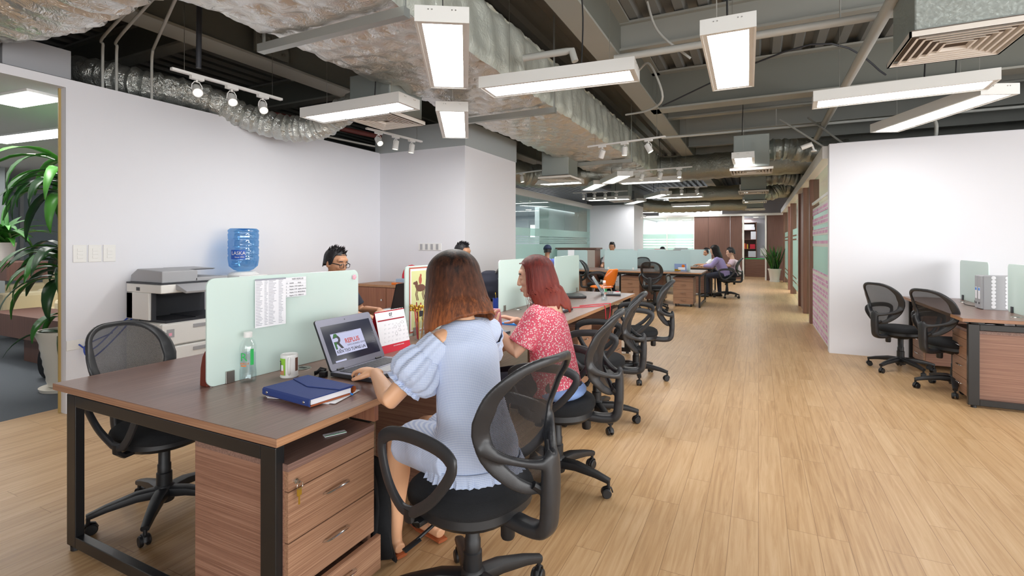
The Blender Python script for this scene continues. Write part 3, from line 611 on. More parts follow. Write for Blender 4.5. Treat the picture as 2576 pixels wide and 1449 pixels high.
TR = [((-4.16, 2.36, 2.77), 87, 3, .98, [(.5, -.9), (.4, -.8), (.4, -.75)], 'nearest white rail with three spotlights in front of the left wall'),
      ((-4.22, 4.62, 2.77), 83, 3, .95, [(.3, -.8), (.1, .1), (.1, .1)], 'white rail with three spotlights before the grey column band'),
      ((-2.16, 6.82, 2.75), -12, 3, 1.12, [(.5, .2), (.05, 0), (-.5, .1)], 'white rail with three spotlights hanging right of the foil duct'),
      ((-2.18, 9.5, 2.75), -5, 3, 1.13, [(.25, 0), (.3, 0), (-.1, -.3)], 'white rail with three spotlights above the crosswise mid room light'),
      ((-4.28, 8.82, 2.75), -17, 2, .96, [(-.2, 0), (-.4, 0)], 'white rail with two spotlights beside the column corner'),
      ((-4.5, 12.9, 2.75), 4, 4, 1.45, [(0, -.3), (0, -.3), (0, -.3), (.1, -.3)], 'white rail with four spotlights in front of the far column'),
      ((-2.3, 12.9, 2.78), 12, 3, 1.2, [(.3, .2), (0, -.3), (-.4, -.2)], 'white rail with three spotlights over the far desks')]
for loc, a, n, Ln, tl, lab in TR:
    q = track(n, Ln, tl); q.location = loc; q.rotation_euler.z = math.radians(a); q['label'] = lab
# recessed lights of the side rooms
for i, (x0, y0, x1, y1) in enumerate(((-6.05, 1.75, -4.9+-.45, 2.3), (-8.4, 2.45, -6.6, 3.1), (-9, .2, -7.6, .7))):
    t = thing('recessed_light', ['long recessed light panel nearest the opening in the lounge ceiling', 'second recessed light panel in the lounge ceiling', 'third recessed light panel in the lounge ceiling'][i], 'ceiling light', ((x0+x1)/2, (y0+y1)/2, 2.62), 0, 'lounge ceiling lights')
    a = (x1-x0)/2; T = Tm(rz=.1)
    MB().box(-a, a, -.15, .15, .0, .02, T).build('trim_ring', 'white', t, smooth=False); MB().box(-a+.02, a-.02, -.13, .13, -.004, .0, T).build('panel', 'light', t, smooth=False)
dl = None
for i, (x, y, z, l) in enumerate(((-7.6, 12.5, 2.52, 'round downlight nearest the glass in the meeting room'), (-7.0, 15.5, 2.52, 'second round downlight in the meeting room'), (-9.5, 16.5, 2.52, 'far left round downlight in the meeting room'), (-9.2, 3.4, 2.64, 'round downlight in the lounge ceiling'),
                     (-3.9, 23, 2.44, 'left round downlight behind the far glass'), (-3.3, 24.5, 2.44, 'right round downlight behind the far glass'), (-.1, 22.6, 2.44, 'round downlight in the room beyond the open door'), (2.4, 9.5, 2.6, 'nearest round downlight behind the corridor glass'), (2.4, 14, 2.6, 'middle round downlight behind the corridor glass'), (2.4, 18, 2.6, 'farthest round downlight behind the corridor glass'))):
    if dl is None:
        dl = thing('downlight', l, 'ceiling light', (x, y, z), 0, 'round recessed downlights')
        MB().lathe([(.1, 0), (.12, -.008), (.12, 0), (.1, 0)], 20).build('rim', 'white', dl); MB().lathe([(0, -.004), (.1, -.004), (.1, 0), (0, 0)], 20).build('lens', 'down', dl)
    else: dup(dl, (x, y, z), 0, l)
def camera_dev(loc, rz, label):
    t = thing('security_camera', label, 'camera', loc, rz, 'wall security cameras')
    MB().lathe([(0, 0), (.03, 0), (.032, .12), (.028, .13), (0, .13)], 16, T=Tm(0, 0, 0, ry=1.9)).build('body', 'white', t)
    MB().tube([(0, 0, -.01), (-.02, 0, -.08)], .012, 8).lathe([(0, 0), (.035, 0), (.03, .02), (0, .02)], 14, T=Tm(-.02, 0, -.1)).build('bracket', 'white', t)
    MB().lathe([(0, .131), (.022, .131), (.022, .134), (0, .134)], 14, T=Tm(0, 0, 0, ry=1.9)).build('lens', 'black', t)
camera_dev((.62, 7.5, 2.66), PI, 'white security camera at the top corner of the right wall')
camera_dev((-3.42, 16.6, 2.3), 0, 'white security camera on the side of the far column')
# ---------------------------------------------------------------- task chairs
def surf(y, z):
    """curved shell of the backrest: x behind the seat for a point y, z"""
    K = ((.54, -.275), (.60, -.232), (.68, -.205), (.78, -.215), (.88, -.255), (.96, -.300), (1.05, -.345)); z = min(1.04, max(.541, z))
    for (a, p), (b, q) in zip(K, K[1:]):
        if z <= b: k = (z-a)/(b-a); k = k*k*(3-2*k)*.3+k*.7; base = p+(q-p)*k; break
    return base-.055*(1-min(1, (y/.2)**2))
def loop(n=56, w=.203, z0=.56, z1=1.0, k=1.):
    P = []; cz = z0+(z1-z0)*.56
    for i in range(n):
        a = 2*PI*i/n; c, s_ = cos(a), sin(a); e = 2/3. if s_ > 0 else 2/2.2
        y = w*math.copysign(abs(c)**e, c); z = cz+((z1-cz) if s_ > 0 else (cz-z0))*math.copysign(abs(s_)**e, s_)
        y *= (1-.20*max(0, -s_))*(1-.04*max(0, s_)); P.append((y*k, cz+(z-cz)*k))
    return P
def make_chair(base_rot=.3, arms=True):
    t = thing('office_chair', '', 'chair', (0, 0, 0), 0, 'black mesh office chairs')
    b = MB().lathe([(.0, .075), (.045, .075), (.052, .10), (.048, .15), (.034, .165), (0, .165)], 20)
    for k in range(5):
        a = base_rot+k*2*PI/5; d = Vector((cos(a), sin(a), 0)); q = Vector((-sin(a), cos(a), 0))
        b.tube([d*.02+Vector((0, 0, .125)), d*.12+Vector((0, 0, .128)), d*.24+Vector((0, 0, .108)), d*.315+Vector((0, 0, .088))], [.036, .032, .024, .019], 10, ry=[.03, .026, .019, .015], up=(0, 0, 1), sq=3)
    b.build('star_base', 'black', t)
    for k in range(5):
        a = base_rot+k*2*PI/5; d = Vector((cos(a), sin(a), 0))*.31; r = a+.7*sin(k*2.1+base_rot*3)
        T = Tm(d.x, d.y, 0, rz=r); c = MB()
        for s in (-1, 1): c.lathe([(0, -.009), (.022, -.009), (.0265, -.005), (.0265, .005), (.022, .009), (0, .009)], 18, T=T @ Tm(-.012, s*.015, .0268, rx=PI/2))
        c.tube([(0, 0, .03), (0, 0, .085)], .009, 8, T=T).tube([(.022, 0, .03), (.016, 0, .05), (-.004, 0, .060), (-.028, 0, .052), (-.038, 0, .03)], .012, 8, ry=.004, T=T)
        c.build('castor', 'black', t)
    MB().lathe([(0, .1), (.036, .1), (.036, .225), (.031, .23), (.031, .27), (.027, .275), (.027, .37), (.0, .37)], 20).build('gas_lift', 'black', t)
    s = MB()
    def seatf(u, v, zc=1):
        a = 2*PI*u; r = v; c, d = cos(a), sin(a)
        x = .222*math.copysign(abs(c)**.82, c)*r+.005; y = .225*math.copysign(abs(d)**.82, d)*r; return x, y
    rings = [(0, .512), (.35, .515), (.7, .514), (.88, .508), (.97, .494), (1.0, .475), (.995, .458), (.95, .452), (0, .452)]
    s.grid(lambda u, v: (*seatf(u, rings[round(v*8)][0]+1e-4), rings[round(v*8)][1]-.012*max(0, cos(2*PI*u))*rings[round(v*8)][0]**3), 36, 9, closed_u=True)
    s.build('seat_cushion', 'blackfab', t, ang=1.2)
    s = MB(); rg = [(0, .452), (.95, .453), (.965, .425), (.88, .405), (.45, .390), (.3, .37), (0, .37)]
    s.grid(lambda u, v: (*seatf(u, rg[round(v*6)][0]+1e-4), rg[round(v*6)][1]), 32, 7, closed_u=True); s.build('seat_pan', 'black', t)
    P = loop(); up = [Vector((-1, .55*y/.21, 0)) for y, z in P]
    fw = [.015+.020*abs(y/.21)*(1 if z < .85 else max(.25, (1.02-z)/.17)) for y, z in P]
    f = MB().tube([(surf(y, z), y, z) for y, z in P], fw, 12, closed=True, ry=.011, up=up, sq=2.8)
    # web joining the frame to the spine
    for s_ in (-1, 1):
        pts = bez([(surf(.19, .73)-.002, s_*.195, .735), (surf(.17, .70)-.03, s_*.155, .695), (-.305, s_*.085, .665), (-.352, s_*.03, .655), (-.358, 0, .66)], 6)
        f.tube(pts, [.030-.016*sin(PI*min(1, i/len(pts)*1.1))+.012*(i > len(pts)-8) for i in range(len(pts))], 12, ry=.015, up=[Vector((-1, s_*.5, 0))]*len(pts), sq=2.6)
    cz = .56+.44*.56
    m = MB(); Pi = loop(k=.97)
    m.grid(lambda u, v: (lambda y, z: (surf(y, z)+.006, y, z))(*( (lambda p: (p[0]*max(v, .001), cz+(p[1]-cz)*max(v, .001)))(Pi[round(u*56) % 56]))), 56, 9, closed_u=True)
    m.build('mesh_back', 'mesh', t)
    pts = bez([(-.356, 0, .685), (-.354, 0, .62), (-.350, 0, .5), (-.335, 0, .425), (-.27, 0, .405), (-.16, 0, .41), (-.02, 0, .41)], 6)
    f.tube(pts, [.026+.014*min(1, i/5) if i < 12 else .038 if i < 20 else .035 for i in range(len(pts))], 12, ry=[.016+.010*min(1, i/8) for i in range(len(pts))], up=[Vector((-1, 0, 0)) if i < 14 else Vector((-.6, 0, -1)) if i < 22 else Vector((0, 0, -1)) for i in range(len(pts))], sq=3); f.build('backrest_frame', 'armblack', t, voxel=.0055, sm=5)
    MB().tube([(surf(0, .575)-.012, -.05, .585), (-.335, -.02, .56), (-.345, 0, .55)], .014, 8).tube([(surf(0, .575)-.012, .05, .585), (-.335, .02, .56), (-.345, 0, .55)], .014, 8).build('lumbar_bracket', 'black', t)
    if arms:
        for s_ in (-1, 1):
            L_ = bez([(.02, s_*.27, .475), (-.08, s_*.275, .55), (-.165, s_*.275, .665), (-.12, s_*.272, .715), (.03, s_*.27, .728), (.15, s_*.27, .71), (.19, s_*.272, .66), (.15, s_*.275, .55), (.085, s_*.27, .475), (.02, s_*.27, .475)], 5)[:-1]
            MB().tube(L_, [.025 if p.z > .68 else .019 for p in L_], 12, closed=True, ry=.011, up=(0, 1, 0), sq=2.6, T=None).build('armrest', 'armblack', t)
            MB().tube([(.045, s_*.27, .48), (.045, s_*.268, .44), (.045, s_*.24, .415), (.045, s_*.12, .42)], .022, 10, ry=.012, up=[(0, 1, 0), (0, 1, .3), (0, .3, 1), (0, 0, 1)], sq=3).build('armrest_bracket', 'black', t)
    MB().lathe([(.022, 0), (.026, .01), (.026, .06), (.02, .066), (0, .066), (0, 0), (.022, 0)], 14, T=Tm(-.17, .0, .335)).build('tension_knob', 'black', t)
    MB().tube([(.02, .05, .395), (.03, .17, .385), (.04, .24, .36)], .006, 8).tube([(.035, .23, .362), (.045, .29, .345)], .014, 8, ry=.005).build('lever', 'black', t)
    return t
ch = make_chair()
R_ = math.radians
CH = [(-.965, 1.625, 168, 'office chair under the woman in the blue dress, nearest the camera'),
      (-1.04, 2.70, 188, 'office chair under the woman in the red floral shirt'),
      (-1.13, 3.79, 191, 'empty office chair just beyond the woman in red'),
      (-1.13, 5.19, 190, 'empty office chair at the far end of the near long desk'),
      (-2.72, 1.51, 8, 'empty office chair pushed in at the left side of the near desk'),
      (-3.25, 3.05, 0, 'office chair of the man with glasses'),
      (-3.3, 5.16, 0, 'office chair of the person whose dark hair shows over the blue dress woman'),
      (-1.93, 10.62, 85, 'empty office chair seen from behind at the mid room desk'),
      (-3.2, 10.75, 10, 'empty office chair side on, beside the orange chair'),
      (-4.28, 10.1, 96, 'office chair of the man in the dark cap'),
      (-4.1, 13.15, -95, 'left office chair behind the mid room screens'),
      (-3.7, 13.3, -80, 'second office chair from left behind the mid room screens'),
      (-2.78, 13.25, -90, 'office chair behind the gap between the two mid room screens'),
      (-.72, 13.85, 184, 'office chair of the long haired woman in lavender'),
      (1.38, 6.72, 38, 'empty office chair left at the right hand desk by the wall'),
      (1.64, 6.0, 34, 'empty office chair pushed under the near end of the right hand desk')]
for i, (x, y, a, l) in enumerate(CH):
    if i == 0: ch.location = (x, y, 0); ch.rotation_euler.z = R_(a); ch['label'] = l
    else: dup(ch, (x, y, 0), R_(a), l)
for o in [o for o in COL.objects if o.name in ('office_chair.014', 'office_chair.015', 'office_chair.004')]: o.scale = (.96, .96, .95)
BASE = {0: 59.6, 1: -5, 2: 17, 3: 0, 4: -43, 14: 153, 15: 183}
for i, o in enumerate([o for o in COL.objects if o.name.startswith('office_chair')]):
    want = BASE.get(i, 37*i % 72)
    for c in o.children:
        if c.name.startswith(('star_base', 'castor')): c.rotation_euler.z = R_(want-CH[i][2]-17.2)
# base of the nearest chair keeps its own turn
# ---------------------------------------------------------------- desks
def bench(W, Ln, label, cat='desk', name='bench_desk', bays=4, grom=()):
    t = thing(name, label, cat); h = Ln/2; w = W/2
    MB().box(-w+.002, w-.002, -h+.002, h-.002, .722, .75).build('tabletop', 'desk', t, smooth=False)
    for a_ in (-w, w-.0015): MB().box(a_, a_+.0015, -h+.0015, h-.0015, .7215, .749).build('edge_band', 'edge', t, smooth=False)
    for a_ in (-h, h-.0015): MB().box(-w, w, a_, a_+.0015, .7215, .749).build('edge_band', 'edgex', t, smooth=False)
    for k in range(bays//2+1):
        y = -h+.05+(Ln-.1)*k/(bays//2); a, b = -w+.045, w-.045
        f = MB().box(a, a+.075, y-.018, y+.018, 0.02, .70).box(b-.075, b, y-.018, y+.018, .02, .70).box(a+.075, b-.075, y-.018, y+.018, .65, .70).box(a+.075, b-.075, y-.018, y+.018, .02, .07)
        f.build('leg_frame', 'blackmetal', t, smooth=False, bevel=.003)
        MB().lathe([(0, 0), (.02, 0), (.02, .02), (0, .02)], 12, T=Tm(a+.04, y)).build('levelling_foot', 'black', t); MB().lathe([(0, 0), (.02, 0), (.02, .02), (0, .02)], 12, T=Tm(b-.04, y)).build('levelling_foot', 'black', t)
    for x in (-w+.14, w-.14): MB().box(x-.02, x+.02, -h+.06, h-.06, .67, .72).build('long_rail', 'blackmetal', t, smooth=False)
    for gx, gy in grom:
        g = MB().lathe([(0, 0), (.04, 0), (.038, .003), (0, .003)], 24, T=Tm(gx, gy, .7505)).build('cable_grommet', 'steel', t)
        MB().box(-.018, .018, -.01, .01, .003, .004, T=Tm(gx, gy, .7505)).build('cable_slot', 'black', g, smooth=False)
    return t
dA = bench(1.46, 5.22, 'long dark wood double desk nearest the camera with black metal legs', grom=((.06, -1.92), (.08, -.7), (.06, .6)))
dA.location = (-2.12, 3.72, 0)
dB = bench(1.40, 4.9, 'long wooden double desk across the middle of the room', grom=((.1, .7), (.1, -.5)))
dB.location = (-3.53, 12.0, 0); dB.rotation_euler.z = PI/2
dup(dB, (-3.5, 14.65, 0), PI/2, 'dark wooden double desk behind the mid room desk, where the lavender woman sits')
dC = bench(1.10, 1.94, 'wooden desk by the right wall with black metal frame', grom=((-.12, .55), (-.12, -.7)), bays=2); dC.location = (2.09, 6.42, 0)
# cable in trunk under the desk, wooden support panels
tag(MB().box(-1.93, -1.42, 1.60, 1.625, .645, .72).build('support_panel', 'cabz', smooth=False), 'small upright wooden panel between the near drawer unit and the desk top', 'panel')

def pedestal(open_last=.0):
    t = thing('drawer_pedestal', '', 'drawer unit', (0, 0, 0), 0, 'wooden drawer units on castors')
    W, D = .21, .25
    MB().box(-D, D-.02, -W, -W+.018, .06, .615).box(-D, D-.02, W-.018, W, .06, .615).box(-D, -D+.018, -W+.018, W-.018, .06, .615).box(-D+.018, D-.02, -W+.018, W-.018, .06, .078).build('carcass', 'cabx', t, smooth=False)
    MB().box(-D, D, -W, W, .615, .64).build('top_panel', 'desk', t, smooth=False)
    MB().box(D-.02, D, -W+.002, W-.002, .548, .614).build('top_rail', 'cab', t, smooth=False)
    for i, (a, b) in enumerate(((.375, .544), (.203, .371), (.062, .199))):
        q = D-.02+(open_last if i == 2 else 0)
        d = MB().box(q, q+.02, -W+.002, W-.002, a, b).build('drawer', 'cab', t, smooth=False, bevel=.001)
        if i == 2 and open_last: MB().box(q-.3, q, -W+.03, W-.03, a+.01, b-.04).build('drawer_box', 'cabx', d, smooth=False)
        z = (a+b)/2+.02; H = bez([(q+.02, -.055, z-.004), (q+.036, -.045, z), (q+.042, 0, z+.004), (q+.036, .045, z), (q+.02, .055, z-.004)], 5)
        MB().tube(H, .009, 8, ry=.004, up=(0, 0, 1)).build('handle', 'chrome', d)
    l = MB().lathe([(0, 0), (.009, 0), (.009, .006), (0, .006)], 12, T=Tm(D, -W+.03, .575, ry=PI/2)).build('lock', 'chrome', t)
    for x in (-D+.05, D-.06):
        for y in (-W+.05, W-.05): MB().lathe([(0, -.012), (.024, -.012), (.026, -.008), (.026, .008), (.024, .012), (0, .012)], 14, T=Tm(x, y, .0265, rx=PI/2)).box(x-.015, x+.015, y-.018, y+.018, .045, .062).build('castor', 'black', t)
    return t
pd = pedestal(.035); pd.location = (-1.66, 1.38, 0); pd['label'] = 'wooden drawer unit nearest the camera, keys in its lock and bottom drawer ajar'
k = thing('key_ring', 'small bunch of keys hanging from the nearest drawer unit lock', 'keys', (-1.405, 1.2, .575))
MB().box(0, .018, -.002, .002, -.004, .004).build('lock_key', 'steel', k, smooth=False)
MB().tube([(.018+.0*i, .012*cos(i*PI/6), -.012+.012*sin(i*PI/6)) for i in range(12)], .0012, 6, closed=True).build('ring', 'chrome', k)
MB().box(.014, .017, -.01, .008, -.045, -.02).box(.014, .017, -.004, .001, -.075, -.045).build('spare_key', 'gold', k, smooth=False)
p2 = pedestal(0); p2.location = (-1.70, 2.42, 0); p2['label'] = 'wooden drawer unit behind the knees of the woman in the blue dress'
for x, y, a, l in ((-1.72, 4.55, 0, 'wooden drawer unit under the near desk behind the empty chair beside the woman in red'), (-1.72, 5.75, 0, 'wooden drawer unit at the far end of the near desk'),
                   (-1.47, 11.66, -PI/2, 'three drawer unit at the right end of the mid room desk'), (-2.62, 11.66, -PI/2, 'three drawer unit behind the orange chair'), (-3.88, 11.66, -PI/2, 'three drawer unit at the left of the orange chair'),
                   (-2.2, 12.3, PI/2, 'drawer unit at the back of the mid room desk behind the empty chair'), (-1.35, 14.3, 0, 'drawer unit beside the black post under the lavender woman desk'),
                   (1.86, 5.75, PI, 'drawer unit inside the frame of the right hand desk'), (1.86, 7.08, PI, 'drawer unit by the wall under the right hand desk')):
    dup(p2, (x, y, 0), a, l)
st = thing('round_sticker', 'small red and blue sticker on the side of the nearest drawer unit', 'sticker', (-1.49, 1.169, .52), 0)
MB().prism([(-.014, 0), (-.004, .022), (.010, .026), (.018, .008), (.012, -.018), (-.004, -.024)], 0, .001, T=Tm(rx=PI/2)).build('backing', 'navy', st, smooth=False)
MB().prism([(-.010, -.002), (.0, .012), (.012, .006), (.008, -.014)], .001, .0016, T=Tm(rx=PI/2)).build('red_patch', 'red', st, smooth=False)
cd = thing('name_card', 'white and green name card on top of the nearest drawer unit', 'card', (-1.475, 1.44, .641), 1.1)
MB().prism(rrect(.085, .03, .004, x0=-.042, y0=-.015), 0, .002).build('card', 'paper', cd, smooth=False); MB().box(-.04, .04, -.014, -.009, .002, .0024).build('green_band', 'green', cd, smooth=False)
text('card_print', 'REPLUS', .011, Tm(-.018, -.003, .0022), 'greyink', cd)

# ---------------------------------------------------------------- glass desk screens
def screen(w, h, m='screen', br='steel', edge=True):
    t = thing('desk_screen', '', 'desk divider', (0, 0, 0), 0, 'frosted glass desk dividers')
    T = Matrix(((0, 0, 1, -.005), (1, 0, 0, 0), (0, 1, 0, 0), (0, 0, 0, 1)))
    MB().prism(rrect(w, h, .035, 6, -w/2), .0, .010, T=T).build('glass_panel', m, t, smooth=False, bevel=.0015)
    for s in (-1, 1):
        y = s*(w/2-.10); MB().box(-.014, -.0062, y-.02, y+.02, 0, .055).box(.0062, .014, y-.02, y+.02, 0, .055).box(-.014, .014, y-.02, y+.02, -.0, .003).build('bracket', br, t, smooth=False, bevel=.002)
    return t
sA = screen(.87, .475); sA.location = (-2.13, 1.80, .7505); sA.rotation_euler.z = R_(-3); sA['label'] = 'glass divider nearest the camera with two printed lists taped on it'
dup(sA, (-2.12, 3.12, .7505), 0, 'glass divider with a horse rider poster beside the blue dress woman')
dup(sA, (-2.12, 4.47, .7505), 0, 'glass divider left of the red haired woman face')
dup(sA, (-2.12, 5.86, .7505), 0, 'glass divider at the far end of the near desk behind the black pouch')
sF = screen(.8, .46, 'screenfar', 'white'); sF.location = (-2.97, 11.95, .7505); sF.rotation_euler.z = PI/2; sF['label'] = 'middle front glass divider on the mid room desk'
for x, y, l in ((-1.78, 11.95, 'right front glass divider on the mid room desk, a colour picture card before it'), (-4.2, 11.95, 'left front glass divider on the mid room desk, beside the man in the cap'),
                (-4.5, 14.65, 'leftmost glass divider of the rear desk'), (-3.65, 14.65, 'second glass divider of the rear desk, before the seated man hair'), (-2.75, 14.65, 'third glass divider of the rear desk'), (-1.55, 14.65, 'rightmost glass divider of the rear desk beside the man in white')):
    dup(sF, (x, y, .7505), PI/2, l)
sR = screen(.78, .44, 'screen', 'dkplastic'); sR.location = (2.05, 6.93, .7505); sR['label'] = 'glass divider left of the grey file box on the right hand desk'
dup(sR, (2.07, 5.78, .7505), 0, 'glass divider at the right edge of the right hand desk')
fin = MB().prism([(0, 0), (.05, 0), (.05, .16), (.035, .155), (.018, .13), (.005, .08)], -.009, .009, T=Matrix(((1, 0, 0, -2.215), (0, 0, 1, 1.385), (0, 1, 0, .7505), (0, 0, 0, 1)))).build('wooden_bookend', mat('redwood', '6B2B1E', .35), smooth=False, bevel=.003)
tag(fin, 'curved reddish wooden end panel behind the nearest glass divider', 'panel')

def paper(name, loc, rz, w, h, label, cat, tilt=None):
    t = thing(name, label, cat, loc, rz)
    return t
# taped lists on the nearest divider (local frame: x along the glass, y up)
VT = Matrix(((0, 0, 1, 0), (1, 0, 0, 0), (0, 1, 0, 0), (0, 0, 0, 1)))
pl = thing('printed_list', 'tall printed contact list taped on the nearest glass divider', 'paper', (-2.131, 1.665, 1.06), R_(-3))
pl.location = (-2.118, 1.66, 1.035)
MB().box(0, .0006, -.082, .082, -.055, .175).build('sheet', 'paper', pl, smooth=False)
mb = MB(); rr = random.Random(5)
for i in range(30):
    z = .166-i*.0072
    for y0, wd in ((-.078, .036), (-.034, .018), (-.012, .042), (.042, .026)): mb.box(.0006, .0009, y0, y0+wd*rr.uniform(.55, 1), z-.0022, z)
mb.build('print_lines', 'greyink', pl, smooth=False); MB().box(.0006, .001, -.082, .082, .168, .175).build('header_band', 'greyink', pl, smooth=False)
pw = thing('wifi_sheet', 'small printed sheet headed WIFI REPLUS taped right of the contact list', 'paper', (-2.112, 1.80, 1.11), R_(-3))
MB().box(0, .0006, -.06, .062, -.0, .098).build('sheet', 'paper', pw, smooth=False)
text('print', 'WIFI REPLUS', .012, Tm(.0008, -.022, .085) @ VT, 'ink', pw)
for i, (a, b, c) in enumerate((('TT', 'NAME', 'PASS'), ('1', 'Replus 1 KH', 'replus.vn'), ('2', 'Replus 2 VP', 'replus.com.vn'), ('3', 'Replus 3 CS', '0932678626'), ('4', 'Replus 4 TG', '19002113'))):
    z = .066-i*.0155
    for y, s in ((-.056, a), (-.036, b), (.012, c)): text('print', s, .0088, Tm(.0008, y, z) @ VT, 'ink', pw)
mb = MB()
for i in range(6): mb.box(.0006, .0008, -.06, .062, .08-i*.0155, .0805-i*.0155)
mb.build('ruled_lines', 'greyink', pw, smooth=False)
ro = thing('pink_sticker', 'small pink flower sticker at the top corner of the nearest glass divider', 'sticker', (-2.098, 2.195, 1.185))
mb = MB()
for k in range(5): a = k*2*PI/5; mb.ell((.003, .008*cos(a), .008*sin(a)), (.002, .0075, .0075), 10)
mb.build('petals', 'pink', ro); MB().ell((.005, 0, 0), (.002, .004, .004), 8).build('centre', 'white', ro)
po = thing('rider_poster', 'poster of a rider on a brown horse on the second glass divider', 'poster', (-2.1125, 2.86, .98))
MB().box(0, .0006, -.135, .135, -.21, .235).build('border', 'posterred', po, smooth=False); MB().box(.0006, .0008, -.125, .125, -.2, .225).build('margin', 'paper', po, smooth=False); MB().box(.0008, .001, -.115, .115, -.19, .21).build('field', 'tablefold', po, smooth=False)
def horse(z, s, m):
    q = MB(); e = lambda y, zz, a, b: q.ell((.001, y*s-.01, z+zz*s), (.0006, a*s, b*s), 12)
    e(0, 0, .055, .026); e(-.048, .026, .017, .026); e(-.066, .036, .019, .010)
    for y, dz in ((-.045, -.05), (-.03, -.055), (.03, -.05), (.045, -.055)): q.tube([(.001, y*s-.01, z-.01*s), (.001, (y-.012)*s-.01, z-.04*s), (.001, (y+.004)*s-.01, z-.085*s)], .005*s, 6, ry=.0005, up=(1, 0, 0))
    q.build('horse_figure', m, po)
    q = MB(); q.ell((.0016, -.005*s-.01, z+.055*s), (.0006, .018*s, .030*s), 12).ell((.0016, -.01, z+.085*s), (.0006, .011*s, .013*s), 10).build('rider_figure', 'posterred', po)
horse(.09, 1., 'posterbrown'); horse(-.09, .8, 'dkplastic')

# ---------------------------------------------------------------- wall side furniture and machines
pr = thing('photocopier', 'white and grey office photocopier against the left white wall', 'photocopier', (-5.0, 2.46, 0))
b = MB().box(0, .52, 0, .62, .06, .50).box(0, .52, 0, .62, .955, 1.03).box(0, .10, 0, .62, .72, .955).box(0, .34, .0, .05, .72, .955)
b.box(0, .50, 0, .62, .50, .70).build('body', 'offwhite', pr, smooth=False, bevel=.008)
MB().box(.10, .12, .05, .62, .72, .955).box(.1, .5, .3, .62, .72, .73).box(0.1, .5, .05, .62, .70, .722).box(.34, .36, .02, .05, .72, .955).box(.12, .50, .05, .62, .945, .956).build('output_bay', 'dkplastic', pr, smooth=False)
MB().box(.0, .52, 0, .62, 1.03, 1.042).build('scanner_gap', 'dkplastic', pr, smooth=False)
MB().prism([(.02, 0), (.50, 0), (.50, .10), (.13, .115), (.03, .06)], .0, .30, T=Matrix(((1, 0, 0, 0), (0, 0, 1, .02), (0, 1, 0, 1.042), (0, 0, 0, 1)))).build('document_feeder', 'greyplastic', pr, smooth=False, bevel=.008)
MB().box(.03, .50, .30, .6, 1.042, 1.075).build('scanner_lid', 'greyplastic', pr, smooth=False, bevel=.006)
MB().prism([(.06, 0), (.34, .0), (.38, .012), (.05, .02)], .28, .56, T=Matrix(((1, 0, 0, 0), (0, 0, 1, 0), (0, 1, 0, 1.135), (0, 0, 0, 1)))).build('paper_tray_flap', 'greyplastic', pr, smooth=False)
MB().prism([(.50, .985), (.66, .955), (.67, .975), (.52, 1.03)], .12, .5, T=Matrix(((1, 0, 0, 0), (0, 0, 1, 0), (0, 1, 0, 0), (0, 0, 0, 1)))).build('control_panel', 'greyplastic', pr, smooth=False, bevel=.004)
for i, (a, c) in enumerate(((.51, .70), (.29, .50), (.08, .28))):
    d = MB().box(.505, .53, .005, .615, a+.005, c-.005).build('paper_drawer', 'white', pr, smooth=False, bevel=.006)
    MB().box(.531, .536, .26, .38, c-.06, c-.03).build('drawer_handle', 'greyplastic', d, smooth=False)
MB().box(.531, .534, .04, .10, .58, .65).build('size_window', 'greyplastic', pr, smooth=False)
MB().box(.532, .535, .055, .08, .595, .62).build('size_mark', 'pink', pr, smooth=False)
MB().box(.16, .21, -.003, .0, .97, 1.0).build('side_label', 'dkplastic', pr, smooth=False)
wc = thing('water_dispenser', 'white water dispenser against the left wall under the blue bottle', 'water dispenser', (-4.72, 3.38, 0))
MB().box(-.16, .16, -.16, .16, 0, 1.06).lathe([(.15, 1.06), (.11, 1.09), (.05, 1.10), (0, 1.10)], 24).build('body', 'white', wc, smooth=False, bevel=.01)
MB().box(.155, .165, -.1, .1, .5, .85).build('tap_recess', 'greyplastic', wc, smooth=False)
bt = thing('water_bottle', 'large blue water bottle upside down on the dispenser by the left wall', 'water bottle', (-4.72, 3.38, 1.10))
pr_ = [(0, -.03), (.03, -.03), (.035, -.01), (.09, .012), (.132, .05)]
for z in (.14, .22, .30, .37): pr_ += [(.140, z-.035), (.143, z), (.137, z+.012), (.137, z+.022), (.143, z+.032)]
pr_ += [(.140, .415), (.12, .43), (.05, .425), (0, .41)]
MB().lathe(pr_, 36).build('bottle', 'bluebottle', bt)
def arc_label(r, z0, z1, a0, a1, mname, name, parent, T=None, off=.001):
    n = 14; P = [a0+(a1-a0)*i/n for i in range(n+1)]; vs = [((r+off)*cos(a), (r+off)*sin(a), z) for z in (z0, z1) for a in P]
    return MB().add(vs, [(i, i+1, n+2+i, n+1+i) for i in range(n)]).build(name, mname, parent)
def arc_text(s, size, r, a0, z, m, name, parent, k=1.):
    """lettering wrapped round a cylinder, reading left to right seen from outside"""
    o = text(name, s, size, Matrix.Identity(4), m, parent)
    for v in o.data.vertices:
        a = a0+v.co.x*k/r; rr_ = r+.0022+v.co.z; v.co = Vector((rr_*cos(a), rr_*sin(a), z+v.co.y))
    return o
th = math.atan2(-3.38, 4.72)
arc_label(.143, .12, .215, th-.86, th+.12, 'bluedark', 'label', bt, off=.002); arc_text('LASKA', .05, .146, th-.78, .165, 'white', 'lettering', bt, .9); arc_text('Since 1993', .022, .146, th-.55, .135, 'white', 'lettering', bt, .9)
